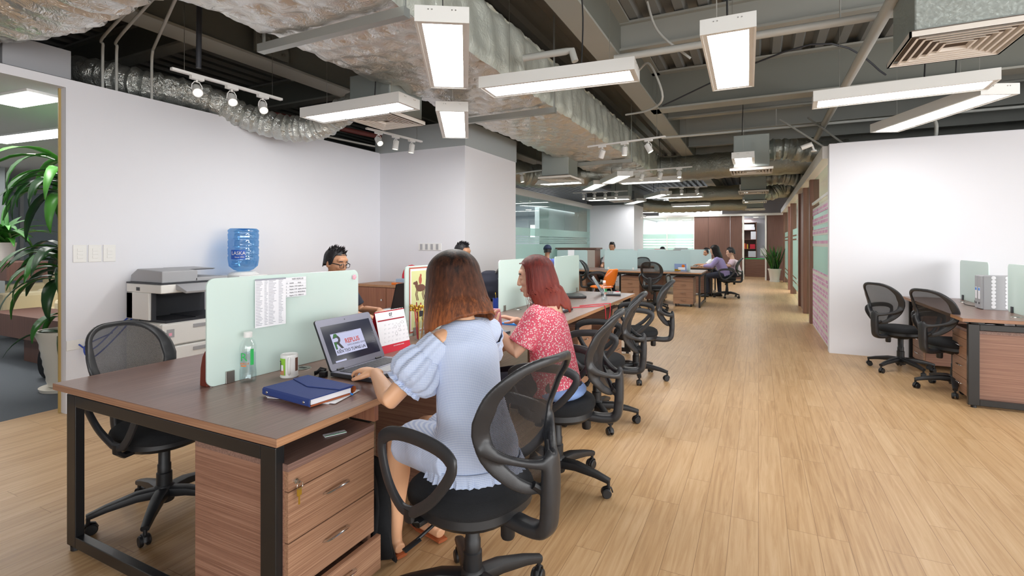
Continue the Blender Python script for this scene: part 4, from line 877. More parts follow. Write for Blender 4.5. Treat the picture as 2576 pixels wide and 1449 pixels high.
# wall switches
for i, (y, l) in enumerate(((2.13, 'white double switch plate, left of the pair on the left wall, faint scribbles'), (2.235, 'white switch plate, right of the pair on the left wall'), (2.34, 'third white switch plate on the left wall'))):
    t = thing('switch_plate', l, 'switch', (-5.02, y, 1.295), 0, 'switch plates on the left wall')
    MB().box(0, .008, -.046, .046, -.072, .072).build('plate', 'white', t, smooth=False, bevel=.003)
    for z in (.03, -.0, -.03): MB().box(.008, .012, -.02, .02, z-.012, z+.012).build('rocker', 'white', t, smooth=False, bevel=.002)
t = thing('light_switches', 'long grey switch panel on the white column wall', 'switch', (-4.12, 5.78, 1.33))
MB().box(-.19, .19, -.01, 0, -.05, .05).build('plate', 'white', t, smooth=False, bevel=.002)
for i in range(4): MB().box(-.165+i*.09, -.125+i*.09, -.014, -.01, -.04, .04).build('rocker', 'greyplastic', t, smooth=False)
t = thing('wall_socket', 'white socket and coiled blue cable low on the left wall behind the mesh chair', 'socket', (-5.02, 2.1, .55))
MB().box(0, .01, -.06, .06, -.04, .04).build('plate', 'white', t, smooth=False, bevel=.003)
MB().tube(bez([(.01, .02, 0), (.05, .1, -.05), (.03, .3, .12), (.03, .42, .2), (.04, .3, .05), (.05, .1, -.12), (.04, .05, -.02), (.03, .25, .06)], 6), .006, 6).build('blue_cable', 'blue', t)
cb = thing('low_cabinet', 'low wooden cabinet with keys in its door beyond the near desk', 'cabinet', (-4.55, 5.52, 0))
MB().box(-.45, .62, -.24, .24, .0, .79).build('body', 'cabz', cb, smooth=False); MB().box(-.46, .63, -.26, .25, .79, .82).build('top', 'edge', cb, smooth=False)
for x0 in (-.44, .09):
    d = MB().box(x0, x0+.52, -.26, -.24, .05, .78).build('door', 'cabz', cb, smooth=False, bevel=.002)
    MB().lathe([(0, 0), (.014, 0), (.014, .02), (0, .02)], 12, T=Tm(x0+.46, -.26, .62, rx=PI/2)).build('knob', 'chrome', d)
o1 = tag(MB().box(-4.45, -4.1, 5.35, 5.65, .82, .85).build('orange_box', 'orange', smooth=False, bevel=.006), 'flat orange box on the low cabinet', 'box')
o2 = tag(MB().box(-4.40, -4.12, 5.38, 5.62, .85, .90).build('storage_box', mat('clear_blue_box', '9DB4CC', .3), smooth=False, bevel=.006), 'clear bluish box on top of the orange box', 'box')
hm = thing('red_helmet', 'red and white helmet on the box behind the poster divider', 'helmet', (-4.22, 5.5, .90))
MB().tube([(-.12*cos(i*PI/10), 0, .005+.15*sin(i*PI/10)) for i in range(11)], .035, 10, ry=.05, up=(0, 1, 0)).build('shell_band', 'red', hm)
MB().ell((0, 0, .06), (.08, .06, .06), 16).build('liner', 'white', hm)

# ---------------------------------------------------------------- things on the near desk
def pet(h, r, loc, label, cap='white', logo=True, rz=0):
    t = thing('plastic_bottle', label, 'bottle', loc, rz, 'clear plastic water bottles with green logo')
    MB().lathe([(0, .0), (r*.9, .0), (r, .008), (r, .05), (r*.93, .065), (r*.93, h*.62), (r, h*.66), (r*.98, h*.72), (r*.78, h*.82), (r*.42, h*.89), (r*.42, h*.93)], 24).build('bottle', 'petglass', t)
    MB().lathe([(0, .004), (r*.86, .004), (r*.94, .012), (r*.94, .05), (r*.88, .068), (r*.88, h*.58), (0, h*.58)], 24).build('water', 'water', t)
    MB().lathe([(0, h*.90), (r*.5, h*.90), (r*.5, h), (r*.46, h*1.005), (0, h*1.005)], 20).build('cap', cap, t)
    arc_label(r*.94, h*.36, h*.68, -.50, -.05, 'green', 'label', t); arc_label(r*.94, h*.34, h*.36, -1.75, -1.0, 'orange', 'label_edge', t)
    if logo: arc_text('R', .052, r*.95, -1.75, h*.45, 'green', 'logo_letter', t); arc_text('REPLUS', .0115, r*.95, -1.75, h*.38, 'orange', 'lettering', t)
    return t
pet(.225, .036, (-2.085, 1.515, .7505), 'clear water bottle with green logo beside the blue notebook', rz=.15)
pet(.22, .034, (-1.52, 5.38, .7505), 'clear water bottle with green label beside the grey laptop on the far desk end', rz=.5)
pet(.22, .034, (-2.0, 4.85, .7505), 'clear water bottle behind the red haired woman', rz=.2)
mg = thing('photo_mug', 'white mug with a photo print of a woman in a hat', 'mug', (-1.99, 1.66, .7505), .0)
MB().lathe([(0, 0), (.039, 0), (.041, .004), (.0385, .010), (.0385, .104), (.037, .107), (.035, .104), (.035, .01), (0, .008)], 32).build('cup', 'white', mg)
ha = -.72
MB().tube(bez([(.037*cos(ha), .037*sin(ha), .085), (.058*cos(ha), .058*sin(ha), .092), (.07*cos(ha), .07*sin(ha), .06), (.06*cos(ha), .06*sin(ha), .03), (.037*cos(ha), .037*sin(ha), .024)], 6), .006, 10, ry=.009).build('handle', 'white', mg)
arc_label(.0385, .014, .092, -2.15, -1.15, 'lime', 'print_background', mg); arc_label(.039, .016, .045, -2.1, -1.3, mat('print_skin', 'C78A66', .4), 'print_arm', mg)
arc_label(.0393, .03, .072, -1.95, -1.75, 'ink', 'print_hair', mg); arc_label(.0395, .036, .062, -1.74, -1.4, 'paper', 'print_shirt', mg); arc_label(.0395, .074, .080, -2.15, -1.75, 'ink', 'print_hat_band', mg); arc_label(.0385, .03, .092, .0, .5, 'posterbrown', 'print_edge', mg)
gl = thing('loose_papers', 'stack of white papers under the blue notebook', 'papers', (-1.66, 1.50, .7505), R_(8))
MB().box(-.165, .14, -.08, .12, 0, .002).build('sheet', 'paper', gl, smooth=False); MB().box(-.15, .16, -.085, .10, .002, .004, T=Tm(rz=.08)).build('sheet', 'paper', gl, smooth=False)
nb = thing('notebook', 'closed blue notebook with flap, metal studs and tan lining', 'notebook', (-1.67, 1.485, .7555), R_(-6))
MB().box(-.145, .145, -.092, .098, .006, .026).build('pages', 'paper', nb, smooth=False)
MB().box(-.15, .15, -.10, .105, 0, .005).build('back_cover', 'tan', nb, smooth=False)
c = MB(); c.prism([(-.10, .0), (-.106, .006), (-.106, .026), (-.10, .032), (.10, .032), (.10, .0275), (-.097, .0275), (-.101, .024), (-.101, .008), (-.097, .005)], -.152, .152, T=Matrix(((0, 0, 1, 0), (1, 0, 0, 0), (0, 1, 0, 0), (0, 0, 0, 1))))
c.build('cover', 'navy', nb, smooth=False, bevel=.001)
MB().prism([(-.152, .108), (-.152, .035), (.0, -.005), (.152, .035), (.152, .108)], .0325, .036).build('flap', 'navy', nb, smooth=False, bevel=.001)
MB().tube([(0, .10, .034), (0, .118, .028), (0, .122, .016), (0, .115, .006), (0, .10, .002)], .15, 4, ry=.002, up=[(0, 0, 1), (0, 1, 1), (0, 1, 0), (0, 1, -1), (0, 0, -1)], sq=8).build('strap_lining', 'tan', nb, smooth=False)
for x in (-.12, .12): MB().lathe([(0, 0), (.006, 0), (.005, .002), (0, .003)], 14, T=Tm(x, -.106, .016, rx=PI/2)).build('stud', 'chrome', nb)
pn = tag(MB().tube([(-1.62, 1.60, .758), (-1.50, 1.56, .758)], [.006, .004], 8).build('blue_pen', 'brightblue'), 'bright blue pen lying between the blue notebook and papers', 'pen')
wt = thing('black_clip', 'black wristband with open clasp lying left of the laptop', 'wristband', (-1.84, 1.725, .7505), .2)
MB().box(-.016, .016, -.012, .014, 0, .026).build('buckle', 'black', wt, smooth=False, bevel=.002)
MB().tube([(.0, .014, .013), (-.004, .02, .03), (-.02, .01, .034), (-.03, -.002, .02), (-.034, -.02, .018)], .011, 8, ry=.002, up=(1, 0, 0)).build('band', 'black', wt); MB().tube([(.0, -.012, .004), (-.006, -.03, .004), (.002, -.045, .006)], .004, 8).build('tongue', 'black', wt)

def laptop(loc, rz, label, open_a=118, w=.36, d=.25, kind=0, body='laptopgrey', lid='laptopgrey'):
    """screen hinge runs along local y, user sits at +x"""
    t = thing('laptop', label, 'laptop', loc, rz)
    MB().prism(rrect(d, w, .012, 3, 0, -w/2), .004, .022).build('base', 'dkplastic' if kind != 2 else body, t, smooth=False, bevel=.002)
    MB().prism(rrect(d-.006, w-.006, .010, 3, .003, -w/2+.003), .022, .0232).build('palm_rest', body, t, smooth=False)
    k = MB()
    for i in range(5):
        for j in range(14):
            x0 = .035+i*.021; y0 = -w*.42+j*w*.06; k.box(x0, x0+.0185, y0, y0+w*.054, .0232, .0252)
    kb = k.build('keyboard', 'dkplastic', t, smooth=False); kb['kind'] = 'stuff'
    MB().box(d*.64, d*.92, -w*.16, w*.12, .0232, .0236).build('touchpad', 'greyplastic', t, smooth=False)
    a = math.radians(open_a); hgt = d*1.0
    Ts = Tm(.012, 0, .022) @ Matrix.Rotation(-(a-PI/2), 4, 'Y')
    V = Matrix(((0, 0, 1, 0), (1, 0, 0, 0), (0, 1, 0, 0), (0, 0, 0, 1)))
    MB().prism(rrect(w, hgt, .014, 4, -w/2), -.009, 0, T=Ts @ V).build('lid', 'black' if kind == 0 else lid, t, smooth=False, bevel=.002)
    MB().prism(rrect(w-.004, hgt-.004, .012, 4, -w/2+.002, .002), 0, .0014, T=Ts @ V).build('bezel', body, t, smooth=False)
    sw, z0, z1 = w*.88, hgt*.13, hgt*.86
    MB().box(.0014, .0020, -sw/2, sw/2, z0, z1, T=Ts).build('display', 'display', t, smooth=False)
    for y in (-w*.35, w*.35): MB().tube([(.012, y-.02, .024), (.012, y+.02, .024)], .007, 10).build('hinge', 'black', t)
    MB().lathe([(0, 0), (.003, 0), (.003, .001), (0, .001)], 10, T=Ts @ Tm(.0014, 0, hgt*.93, ry=PI/2)).build('webcam', 'black', t)
    return t, Ts, V, w, hgt
lp, Ts, V, w_, h_ = laptop((-1.815, 1.928, .7505), 0, 'grey laptop showing the green and red company logo, in use by the woman in blue', 116, .38, .26)
D = lambda y0, y1, z0, z1, m, n, dx=.0021: MB().box(dx, dx+.0002, y0, y1, z0, z1, T=Ts).build(n, m, lp, smooth=False)
D(-.125, .085, .068, .178, 'displaywhite', 'logo_canvas')
TT = lambda s, size, y, z, m, dx=.0026, b=0., q=1.: text('screen_lettering', s, size, Ts @ Tm(dx, y, z) @ V, m, lp, ext=.0001, bold=b, squash=q)
TT('REPLUS', .033, -.047, .119, 'logored', b=.0009, q=.92); TT('OFFICE BUSINESS CENTER', .0125, -.040, .103, 'displayink', q=.88); TT('KIẾN TẠO TƯƠNG LAI', .0218, -.118, .077, 'displayink', b=.0005, q=.87)
MB().prism([(-.118, .098), (-.106, .098), (-.106, .122), (-.098, .122), (-.082, .098), (-.066, .098), (-.084, .127), (-.074, .138), (-.072, .152), (-.080, .164), (-.096, .170), (-.112, .164), (-.118, .152), (-.104, .156), (-.09, .155), (-.085, .147), (-.091, .136), (-.118, .136)], .0023, .0026, T=Ts @ V).build('logo_shape', 'displayink', lp, smooth=False)
MB().prism([(-.112, .164), (-.104, .176), (-.088, .176), (-.082, .162), (-.096, .160), (-.106, .152)], .0027, .0029, T=Ts @ V).build('logo_green_tip', 'dkgreen', lp, smooth=False)
MB().prism([(-.118, .098), (-.106, .098), (-.106, .122), (-.100, .122), (-.100, .134), (-.118, .134)], .0027, .0029, T=Ts @ V).build('logo_green_leg', 'dkgreen', lp, smooth=False)
mb = MB(); rr = random.Random(2)
for i in range(10): mb.box(.0021, .0023, -.15+.006, -.15+.006+rr.uniform(.01, .06)+(i % 3)*.05, .200-i*.002-.0008+(0), .200-i*.002) if i < 3 else mb.box(.0021, .0023, .095, .095+rr.uniform(.01, .045), .195-i*.009, .1965-i*.009)
mb.build('menu_lines', 'greyink', lp, smooth=False)
D(-.145, -.075, .036, .044, 'displaywhite', 'search_bar')
mb = MB()
for i in range(9): mb.box(.0021, .0023, -.06+i*.018, -.054+i*.018, .037, .043)
mb.build('taskbar_icons', 'greyink', lp, smooth=False)
text('lid_mark', '', .01, Matrix.Identity(4), 'red') if 0 else None
# other laptops: backs seen from behind
l2 = laptop((-2.85, 3.62, .7505), PI, 'black laptop seen from behind with a red mark, beyond the poster divider', 105, .40, .27, 1, 'dkplastic', 'black')
q = l2[0]; MB().box(-.0105, -.0095, -.04, .03, .05, .062, T=l2[1]).build('lid_mark', 'dkred', q, smooth=False)
q = laptop((-2.95, 4.72, .7505), PI, 'black laptop seen from behind beside the blue pen cup', 105, .36, .25, 1, 'dkplastic', 'black')
q = laptop((-1.74, 6.05, .7505), R_(14), 'grey laptop open near the orange chair at the far desk end', 122, .33, .23, 1, 'greyplastic', 'laptopgrey')
q = laptop((-1.80, 4.32, .7505), R_(-5), 'dark laptop mostly hidden behind the woman in red', 112, .33, .23, 0, 'dkplastic', 'black')
q = laptop((-1.80, 2.98, .7505), R_(-8), 'grey laptop in front of the woman in red', 112, .34, .24, 1, 'laptopgrey', 'greyplastic')
ms = thing('computer_mouse', 'black computer mouse under the right hand of the woman in blue', 'mouse', (-1.70, 2.25, .7505)); MB().ell((0, 0, .012), (.05, .03, .02), 20).build('shell', 'black', ms); MB().box(-.02, .0, -.004, .004, .028, .034).build('wheel', 'greyplastic', ms, smooth=False)
ms = thing('computer_mouse', 'white and red computer mouse beside the grey laptop on the far desk end', 'mouse', (-1.57, 6.12, .7505), 1.); MB().ell((0, 0, .014), (.055, .034, .022), 20).build('shell', 'white', ms); MB().ell((.004, 0, .022), (.04, .026, .018), 16).build('red_back', 'red', ms)
# desk calendar
ca = thing('desk_calendar', 'standing desk calendar open at month 07 with red base', 'calendar', (-1.90, 2.335, .7505), R_(-4))
Tc = Tm(0, 0, 0) @ Matrix.Rotation(-.22, 4, 'Y'); Tc2 = Tm(-.11, 0, 0) @ Matrix.Rotation(.25, 4, 'Y')
Tb = Matrix.Rotation(-.25, 4, 'Y')
MB().box(-.001, .0, -.12, .12, 0, .24, T=Tb).build('front_board', 'red', ca, smooth=False)
MB().box(-.001, .0, -.12, .12, 0, .24, T=Tm(-.12, 0, 0) @ Matrix.Rotation(.25, 4, 'Y')).build('back_board', 'red', ca, smooth=False)
MB().box(.0004, .0016, -.12, .12, .045, .235, T=Tb).build('month_page', 'paper', ca, smooth=False)
MB().box(.0018, .002, -.11, .11, .183, .191, T=Tb).build('weekday_band', 'dkred', ca, smooth=False)
text('month_number', '07', .026, Tb @ Tm(.002, -.012, .207) @ V, 'ink', ca, bold=.0006); text('month_word', 'MONTH', .007, Tb @ Tm(.002, -.010, .198) @ V, 'greyink', ca)
mb = MB(); rr = random.Random(11)
for i in range(5):
    for j in range(7):
        y = -.105+j*.031; z = .165-i*.024
        for q in range(2): mb.box(.0018, .002, y, y+rr.uniform(.006, .02), z-q*.005, z-q*.005+.001)
mb.build('handwriting', 'greyink', ca, smooth=False)
for y, z in ((.02, .14), (.055, .145), (.085, .16), (.05, .118), (.02, .10)): MB().tube([(.002, y+.010*cos(a*PI/8), z+.009*sin(a*PI/8)) for a in range(16)], .0004, 5, closed=True, T=Tb).build('pen_ring', 'ink', ca)
text('base_print', 'REPLUS BUSINESS CENTER', .0075, Tb @ Tm(.0012, -.02, .030) @ V, 'paper', ca)
mb = MB()
for i in range(24): y = -.11+i*.0096; mb.tube([(-.005+.006*cos(a), y, .243+.006*sin(a)) for a in [PI/4*k for k in range(8)]], .0009, 5, closed=True, T=Tb @ Tm(.004, 0, -.005))
mb.build('wire_binding', 'chrome', ca)['kind'] = 'stuff'
# pencil jar and pen cup
def cup(loc, r, h, m, label, items, name='pencil_jar'):
    t = thing(name, label, 'pen holder', loc)
    MB().lathe([(0, 0), (r*.9, 0), (r, h), (r*.95, h), (r*.85, .004), (0, .004)], 24).build('jar', m, t)
    rr = random.Random(len(items))
    for i, (mm, ln) in enumerate(items):
        a = i*2.4; b = (r*.4*cos(a), r*.4*sin(a), .006); e = (r*1.0*cos(a), r*1.0*sin(a), ln)
        p = tag(MB().tube([tuple(loc[k]+b[k] for k in range(3)), tuple(loc[k]+e[k] for k in range(3))], .0035, 8).build('pencil', mm), '', '')
        p['category'] = 'pencil'; p['group'] = 'pencils in the '+name.replace('_', ' '); p['label'] = PENL[mm]+(' in the clear jar behind the calendar' if name == 'pencil_jar' else ' in the blue cup on the near desk')
PENL = {'gold': 'gold stick', 'yellow': 'yellow pencil', 'dkred': 'dark red pencil', 'red': 'red pencil', 'tan': 'brown wooden stick', 'black': 'black pen', 'chrome': 'metal stick', 'lime': 'green pencil'}
cup((-1.98, 2.66, .7505), .036, .12, 'petglass', 'clear glass jar of gold sticks and red pencils behind the calendar', [('gold', .21), ('yellow', .20), ('dkred', .25), ('chrome', .2), ('red', .22)])
fl = MB(); rr = random.Random(4)
for i in range(26): fl.ell((-1.985+rr.uniform(-.045, .02), 2.65+rr.uniform(-.04, .04), .955+rr.uniform(-.012, .02)), rr.uniform(.006, .011), 6)
tag(fl.build('dried_flowers', 'gold'), 'tiny gold dried flowers on sticks in the clear jar', 'dried flowers', None, 'stuff')
cup((-2.27, 4.28, .7505), .04, .1, 'blue', 'blue pen cup with a wooden stick and scissors beyond the woman in blue', [('tan', .2), ('yellow', .15), ('black', .14)], 'pen_cup')
# bag on the far chair, pouch, calendar, small items
bg_ = thing('backpack', 'black backpack on the near desk between the second and third dividers', 'bag', (-2.66, 4.85, .7505), .2)
def bag(u, v): a = 2*PI*u; ph = PI*v; return (.13*sin(ph)**.6*cos(a), .17*sin(ph)**.6*sin(a)+.01*sin(9*ph), .165-.165*cos(ph))
MB().grid(bag, 28, 18, closed_u=True).build('body', 'darkcloth', bg_)
MB().tube(bez([(.08, -.05, .30), (.11, 0, .35), (.08, .06, .30)], 6), .012, 8).build('handle', 'black', bg_); MB().tube(bez([(.12, -.08, .25), (.15, -.02, .18), (.13, .06, .26)], 6), .008, 8).build('strap', 'steel', bg_)
pch = thing('black_pouch', 'flat black laptop pouch lying on the near desk far end', 'pouch', (-1.93, 5.60, .7505), R_(28))
MB().prism(rrect(.22, .33, .03, 4, -.11, -.165), 0, .028).build('body', 'black', pch, smooth=False, bevel=.01); MB().box(.03, .06, -.15, -.13, .0285, .0295).build('tag', 'greyplastic', pch, smooth=False)
c8 = thing('orange_calendar', 'small calendar marked 08 with an orange box behind the red hair', 'calendar', (-1.96, 4.95, .7505)); Tq = Matrix.Rotation(-.2, 4, 'Y')
MB().box(0, .002, -.10, .10, 0, .21, T=Tq).build('page', 'paper', c8, smooth=False); MB().box(.0022, .0026, -.02, .05, .14, .185, T=Tq).build('orange_box', 'orange', c8, smooth=False); text('month_number', '08', .034, Tq @ Tm(.003, .055, .15) @ V, 'orange', c8)
MB().box(-.002, 0, -.10, .10, 0, .21, T=Tm(-.09) @ Matrix.Rotation(.2, 4, 'Y')).build('back_board', 'orange', c8, smooth=False)
rc = tag(MB().tube(bez([(-1.62, 4.62, .756), (-1.5, 4.75, .756), (-1.42, 4.86, .757), (-1.385, 4.92, .753), (-1.378, 4.93, .66), (-1.375, 4.95, .60), (-1.372, 5.05, .62), (-1.375, 5.1, .74), (-1.39, 5.1, .757), (-1.5, 4.95, .756), (-1.6, 4.78, .756)], 6), .004, 8).build('red_cable', 'red'), 'red charging cable hanging over the near desk edge', 'cable')
tag(MB().ell((-1.72, 5.28, .758), (.03, .022, .008), 12).build('plastic_wrap', 'petglass'), 'scrap of clear plastic beside the black pouch', 'wrapper')
tag(MB().box(-1.80, -1.55, 3.45, 3.62, .7505, .762).build('blue_folder', 'brightblue', smooth=False), 'blue folder on the desk by the red shirt woman hand', 'folder')
ph_ = thing('smartphone', 'phone held in the hands of the woman in red', 'phone', (-1.42, 2.66, .93), R_(200)); MB().prism(rrect(.07, .145, .01, 3, -.035, -.07), 0, .008, T=Matrix.Rotation(.9, 4, 'X')).build('case', 'pink', ph_, smooth=False, bevel=.002)
# black cloth bag hanging beside the near drawer unit
hb = MB(); hb.grid(lambda u, v: (-1.47+.02*sin(u*9+v*3)+.08*v*u-.03*(1-v)*sin(3*u), 1.61+.08*u+.02*sin(v*5)+.05*v, .43+.04*sin(3*u)-.43*v), 14, 16)
tag(hb.build('cloth_bag', 'blackfab', solid=.02), 'limp black cloth bag standing beside the nearest drawer unit', 'bag')

# ---------------------------------------------------------------- right hand desk items
fb = thing('magazine_file', 'grey perforated file box on the right hand desk', 'file box', (2.05, 6.33, .7505))
MB().box(-.13, .13, .075, .083, 0, .32).box(-.13, .13, -.085, -.077, 0, .32).box(.12, .13, -.08, .08, 0, .32).box(-.13, .13, -.08, .08, 0, .006).build('case', 'greyplastic', fb, smooth=False, bevel=.002)
mb = MB()
for i in range(2):
    for j in range(9): mb.lathe([(0, 0), (.017, 0), (.017, .002), (0, .002)], 14, T=Tm(-.06+i*.10, -.0855, .03+j*.034, rx=PI/2) @ Tm(s=1.))
mb.build('round_holes', 'paper', fb)['kind'] = 'stuff'
for i, y in enumerate((.035, -.04)):
    bn = thing('ring_binder', ['left grey ring binder in the file box', 'right grey ring binder in the file box'][i], 'binder', (2.04, 6.33+y, .757), 0, 'grey ring binders in the file box')
    MB().box(-.14, .10, -.034, .034, 0, .31).build('cover', 'greyplastic', bn, smooth=False, bevel=.002); MB().box(-.142, -.14, -.02, .02, .09, .20).build('label', 'paper', bn, smooth=False); MB().box(-.1425, -.142, -.02, .02, .17, .195).build('label_band', 'brightblue', bn, smooth=False)
    MB().lathe([(0, 0), (.01, 0), (.01, .002), (0, .002)], 14, T=Tm(-.141, 0, .05, ry=-PI/2)).build('finger_hole', 'black', bn)
tag(MB().tube(bez([(1.95, 6.5, .86), (1.93, 6.5, .80), (1.94, 6.48, .757), (1.9, 6.62, .755), (1.93, 6.8, .755)], 6), .004, 6).build('black_lead', 'cable'), 'short black cable beside the grey file box', 'cable')

# ---------------------------------------------------------------- middle distance
oc = thing('orange_chair', 'orange moulded chair with steel legs between the desks', 'chair', (-3.0, 10.15, 0), R_(165))
MB().grid(lambda u, v: (-.16-.10*v+.10*(2*u-1)**2, .21*(2*u-1)*(1-.25*v**3)*(.75+.25*sin(PI*v)), .48+.33*v), 14, 12).build('back_shell', 'orange', oc, solid=.03, sub=1)
MB().ell((.06, 0, .45), (.22, .21, .035), 24).build('seat_shell', 'orange', oc)
oc.scale = (1.12, 1.12, 1.06); oc.location.x = -2.86
for sx in (-1, 1):
    for sy in (-1, 1): MB().tube([(sx*.1+.04, sy*.12, .43), (sx*.2+.02, sy*.2, .0)], .010, 8).build('leg', 'chrome', oc)
pcard = thing('picture_card', 'colourful picture card standing before the right mid room divider', 'card', (-1.58, 11.85, .7505), 0)
Tp = Matrix.Rotation(.2, 4, 'X'); MB().box(-.13, .13, -.002, 0, 0, .17, T=Tp).build('card', mat('card_blue', '8CA3CF', .6), pcard, smooth=False)
MB().box(-.13, .0, -.004, -.002, 0, .05, T=Tp).build('print_yellow', 'gold', pcard, smooth=False); MB().ell((.06, -.004, .12), (.035, .002, .035), 12, T=Tp).build('print_sun', 'orange', pcard); MB().box(-.05, .10, -.006, -.004, .03, .09, T=Tp).build('print_white', 'paper', pcard, smooth=False)
MB().box(-.13, .13, .09, .092, 0, .16).build('back_stand', 'paper', pcard, smooth=False)
cn = thing('reception_counter', 'brown wooden counter in front of the glass meeting room', 'counter', (-4.4, 13.0, 0))
MB().box(-.5, .55, -.25, .25, 0, 1.22).build('body', 'pillar', cn, smooth=False); MB().box(-.55, .6, -.28, .28, 1.22, 1.26).build('top', 'panel', cn, smooth=False); MB().box(-.1, .55, -.252, -.25, 0, 1.2).build('pale_front', mat('pale_board', 'BDB0A8', .6), cn, smooth=False)
tag(MB().box(-4.12, -3.96, 11.42, 11.424, .7505, 1.22, T=None).build('white_sheet', 'paper', smooth=False), 'white sheet of paper standing right of the man in the cap', 'paper')
tag(MB().box(-2.4, -1.95, 16.3, 16.6, 0, 1.2).box(-2.35, -2.0, 16.3, 16.6, 1.2, 1.24).build('shelf_block', 'greypaint', smooth=False), 'low grey shelf behind the rear dividers', 'shelf')
bk = thing('far_cabinet', 'cabinet at the back with red folders on top, behind the rear dividers', 'cabinet', (-2.9, 16.6, 0)); MB().box(-.55, .5, -.2, .2, 0, 1.16).build('body', 'greypaint', bk, smooth=False); MB().box(-.1, .2, -.15, .15, 1.16, 1.2).build('red_folder', 'red', bk, smooth=False)
# store room beyond the open door
sh = thing('bookshelf', 'tall brown bookshelf in the room beyond the open door', 'bookshelf', (-.36, 24.3, 0))
MB().box(-.32, -.29, -.25, .25, 0, 2.3).box(.26, .29, -.25, .25, 0, 2.3).box(-.32, .29, .22, .25, 0, 2.3).build('sides', 'pillar', sh, smooth=False)
for z in (.78, 1.14, 1.55, 1.96, 2.28): MB().box(-.3, .27, -.25, .24, z-.02, z).build('shelf', 'pillar', sh, smooth=False)
def onshelf(x, z, w, h, m, l): tag(MB().box(x, x+w, 24.08, 24.3, z+.0005, z+h).build('box_file', m, smooth=False), l, 'box', 'boxes and files on the far bookshelf')
onshelf(-.64, 1.96, .5, .12, 'paper', 'lower white box on the top shelf beyond the open door'); onshelf(-.62, 2.08, .46, .12, 'paper', 'upper white box on the top shelf beyond the open door')
onshelf(-.3, 1.55, .2, .34, 'paper', 'white upright binder on the second shelf beyond the open door'); onshelf(-.64, 1.55, .08, .28, 'paper', 'small white box at the left of the second shelf beyond the open door')
for i, m in enumerate(('red', 'orange', 'dkred', 'gold')): onshelf(-.62+i*.055, 1.14, .05, .26-.02*i, m, ['red', 'orange', 'dark red', 'gold'][i]+' book on the third shelf beyond the open door')
onshelf(-.33, 1.14, .2, .2, 'red', 'round red item box on the third shelf beyond the open door'); onshelf(-.4, .78, .3, .26, 'paper', 'white box on the fourth shelf beyond the open door')
dd = thing('store_desk', 'wooden desk with green top beyond the open door', 'desk', (.1, 23.2, 0)); MB().box(-.6, .5, -.3, .3, 0, .72).build('body', 'cabx', dd, smooth=False); MB().box(-.6, .2, -.3, .3, .72, .75).build('green_top', 'green', dd, smooth=False)
mo = thing('monitor', 'white monitor on the desk beyond the open door', 'monitor', (.25, 23.1, .75), 0); MB().box(-.18, .18, -.02, .02, .12, .42).build('panel', 'white', mo, smooth=False, bevel=.005); MB().box(-.03, .03, -.02, .02, 0, .12).box(-.1, .1, -.08, .08, 0, .01).build('stand', 'greyplastic', mo, smooth=False)
# ---------------------------------------------------------------- people
def V3(*a): return Vector(a)
def head(mb, T, s=1., ears=True):
    """skull, jaw, nose, brow, lips and ears; local x forward, z up, origin between the ears at eye height"""
    q = lambda c, r, n=18, R=None: mb.ell(tuple(k*s for k in c), tuple(k*s for k in r), n, T=T, R=R)
    q((-.012, 0, .035), (.098, .077, .085), 24); q((.012, 0, -.01), (.080, .070, .085), 24); q((.028, 0, -.055), (.058, .054, .055)); q((.060, 0, -.098), (.024, .026, .020)); q((.035, 0, -.085), (.045, .045, .030))
    q((.066, 0, .038), (.028, .056, .026)); q((.062, .032, -.022), (.024, .024, .022)); q((.062, -.032, -.022), (.024, .024, .022))
    mb.tube([(.086*s, 0, .020*s), (.094*s, 0, .002*s), (.101*s, 0, -.020*s), (.105*s, 0, -.030*s), (.092*s, 0, -.038*s)], [k*s for k in (.008, .008, .0105, .0105, .009)], 10, T=T)
    q((.094, .012, -.034), (.010, .008, .007), 10); q((.094, -.012, -.034), (.010, .008, .007), 10)
    q((.086, 0, -.062), (.012, .022, .008), 12); q((.083, 0, -.074), (.012, .020, .008), 12)
    q((.078, .030, .004), (.014, .015, .010), 12); q((.078, -.030, .004), (.014, .015, .010), 12)
    if ears:
        for y in (-1, 1): q((-.008, y*.078, -.008), (.018, .008, .031), 12, Matrix.Rotation(y*-.25, 3, 'Z'))
def face_marks(T, parent, s=1., closed=False, lips='lip'):
    for y in (-.030, .030):
        MB().tube([((.086-.010*abs(k))*s, (y+k*.013*(1 if y > 0 else -1))*s, (.0+.002*(1-k*k))*s) for k in (-1, -.5, 0, .5, 1)], .0016*s, 6, T=T).build('eyelashes', 'hair3', parent)
        if not closed: MB().ell((.081*s, y*s, .004*s), (.011*s, .012*s, .007*s), 12, T=T).build('eye', 'white', parent); MB().ell((.089*s, y*s, .004*s), (.004*s, .006*s, .006*s), 10, T=T).build('iris', 'black', parent)
        MB().tube([((.094-.012*abs(k+.3))*s, (y+k*.017*(1 if y > 0 else -1))*s, (.030+.003*(1-k*k))*s) for k in (-1, -.5, 0, .5, 1)], .0026*s, 6, ry=.0035*s, T=T).build('eyebrow', 'hair3', parent)
    MB().ell((.0915*s, 0, -.0625*s), (.0085*s, .020*s, .0048*s), 14, T=T).ell((.089*s, 0, -.0725*s), (.0085*s, .018*s, .0055*s), 14, T=T).build('lips', lips, parent)
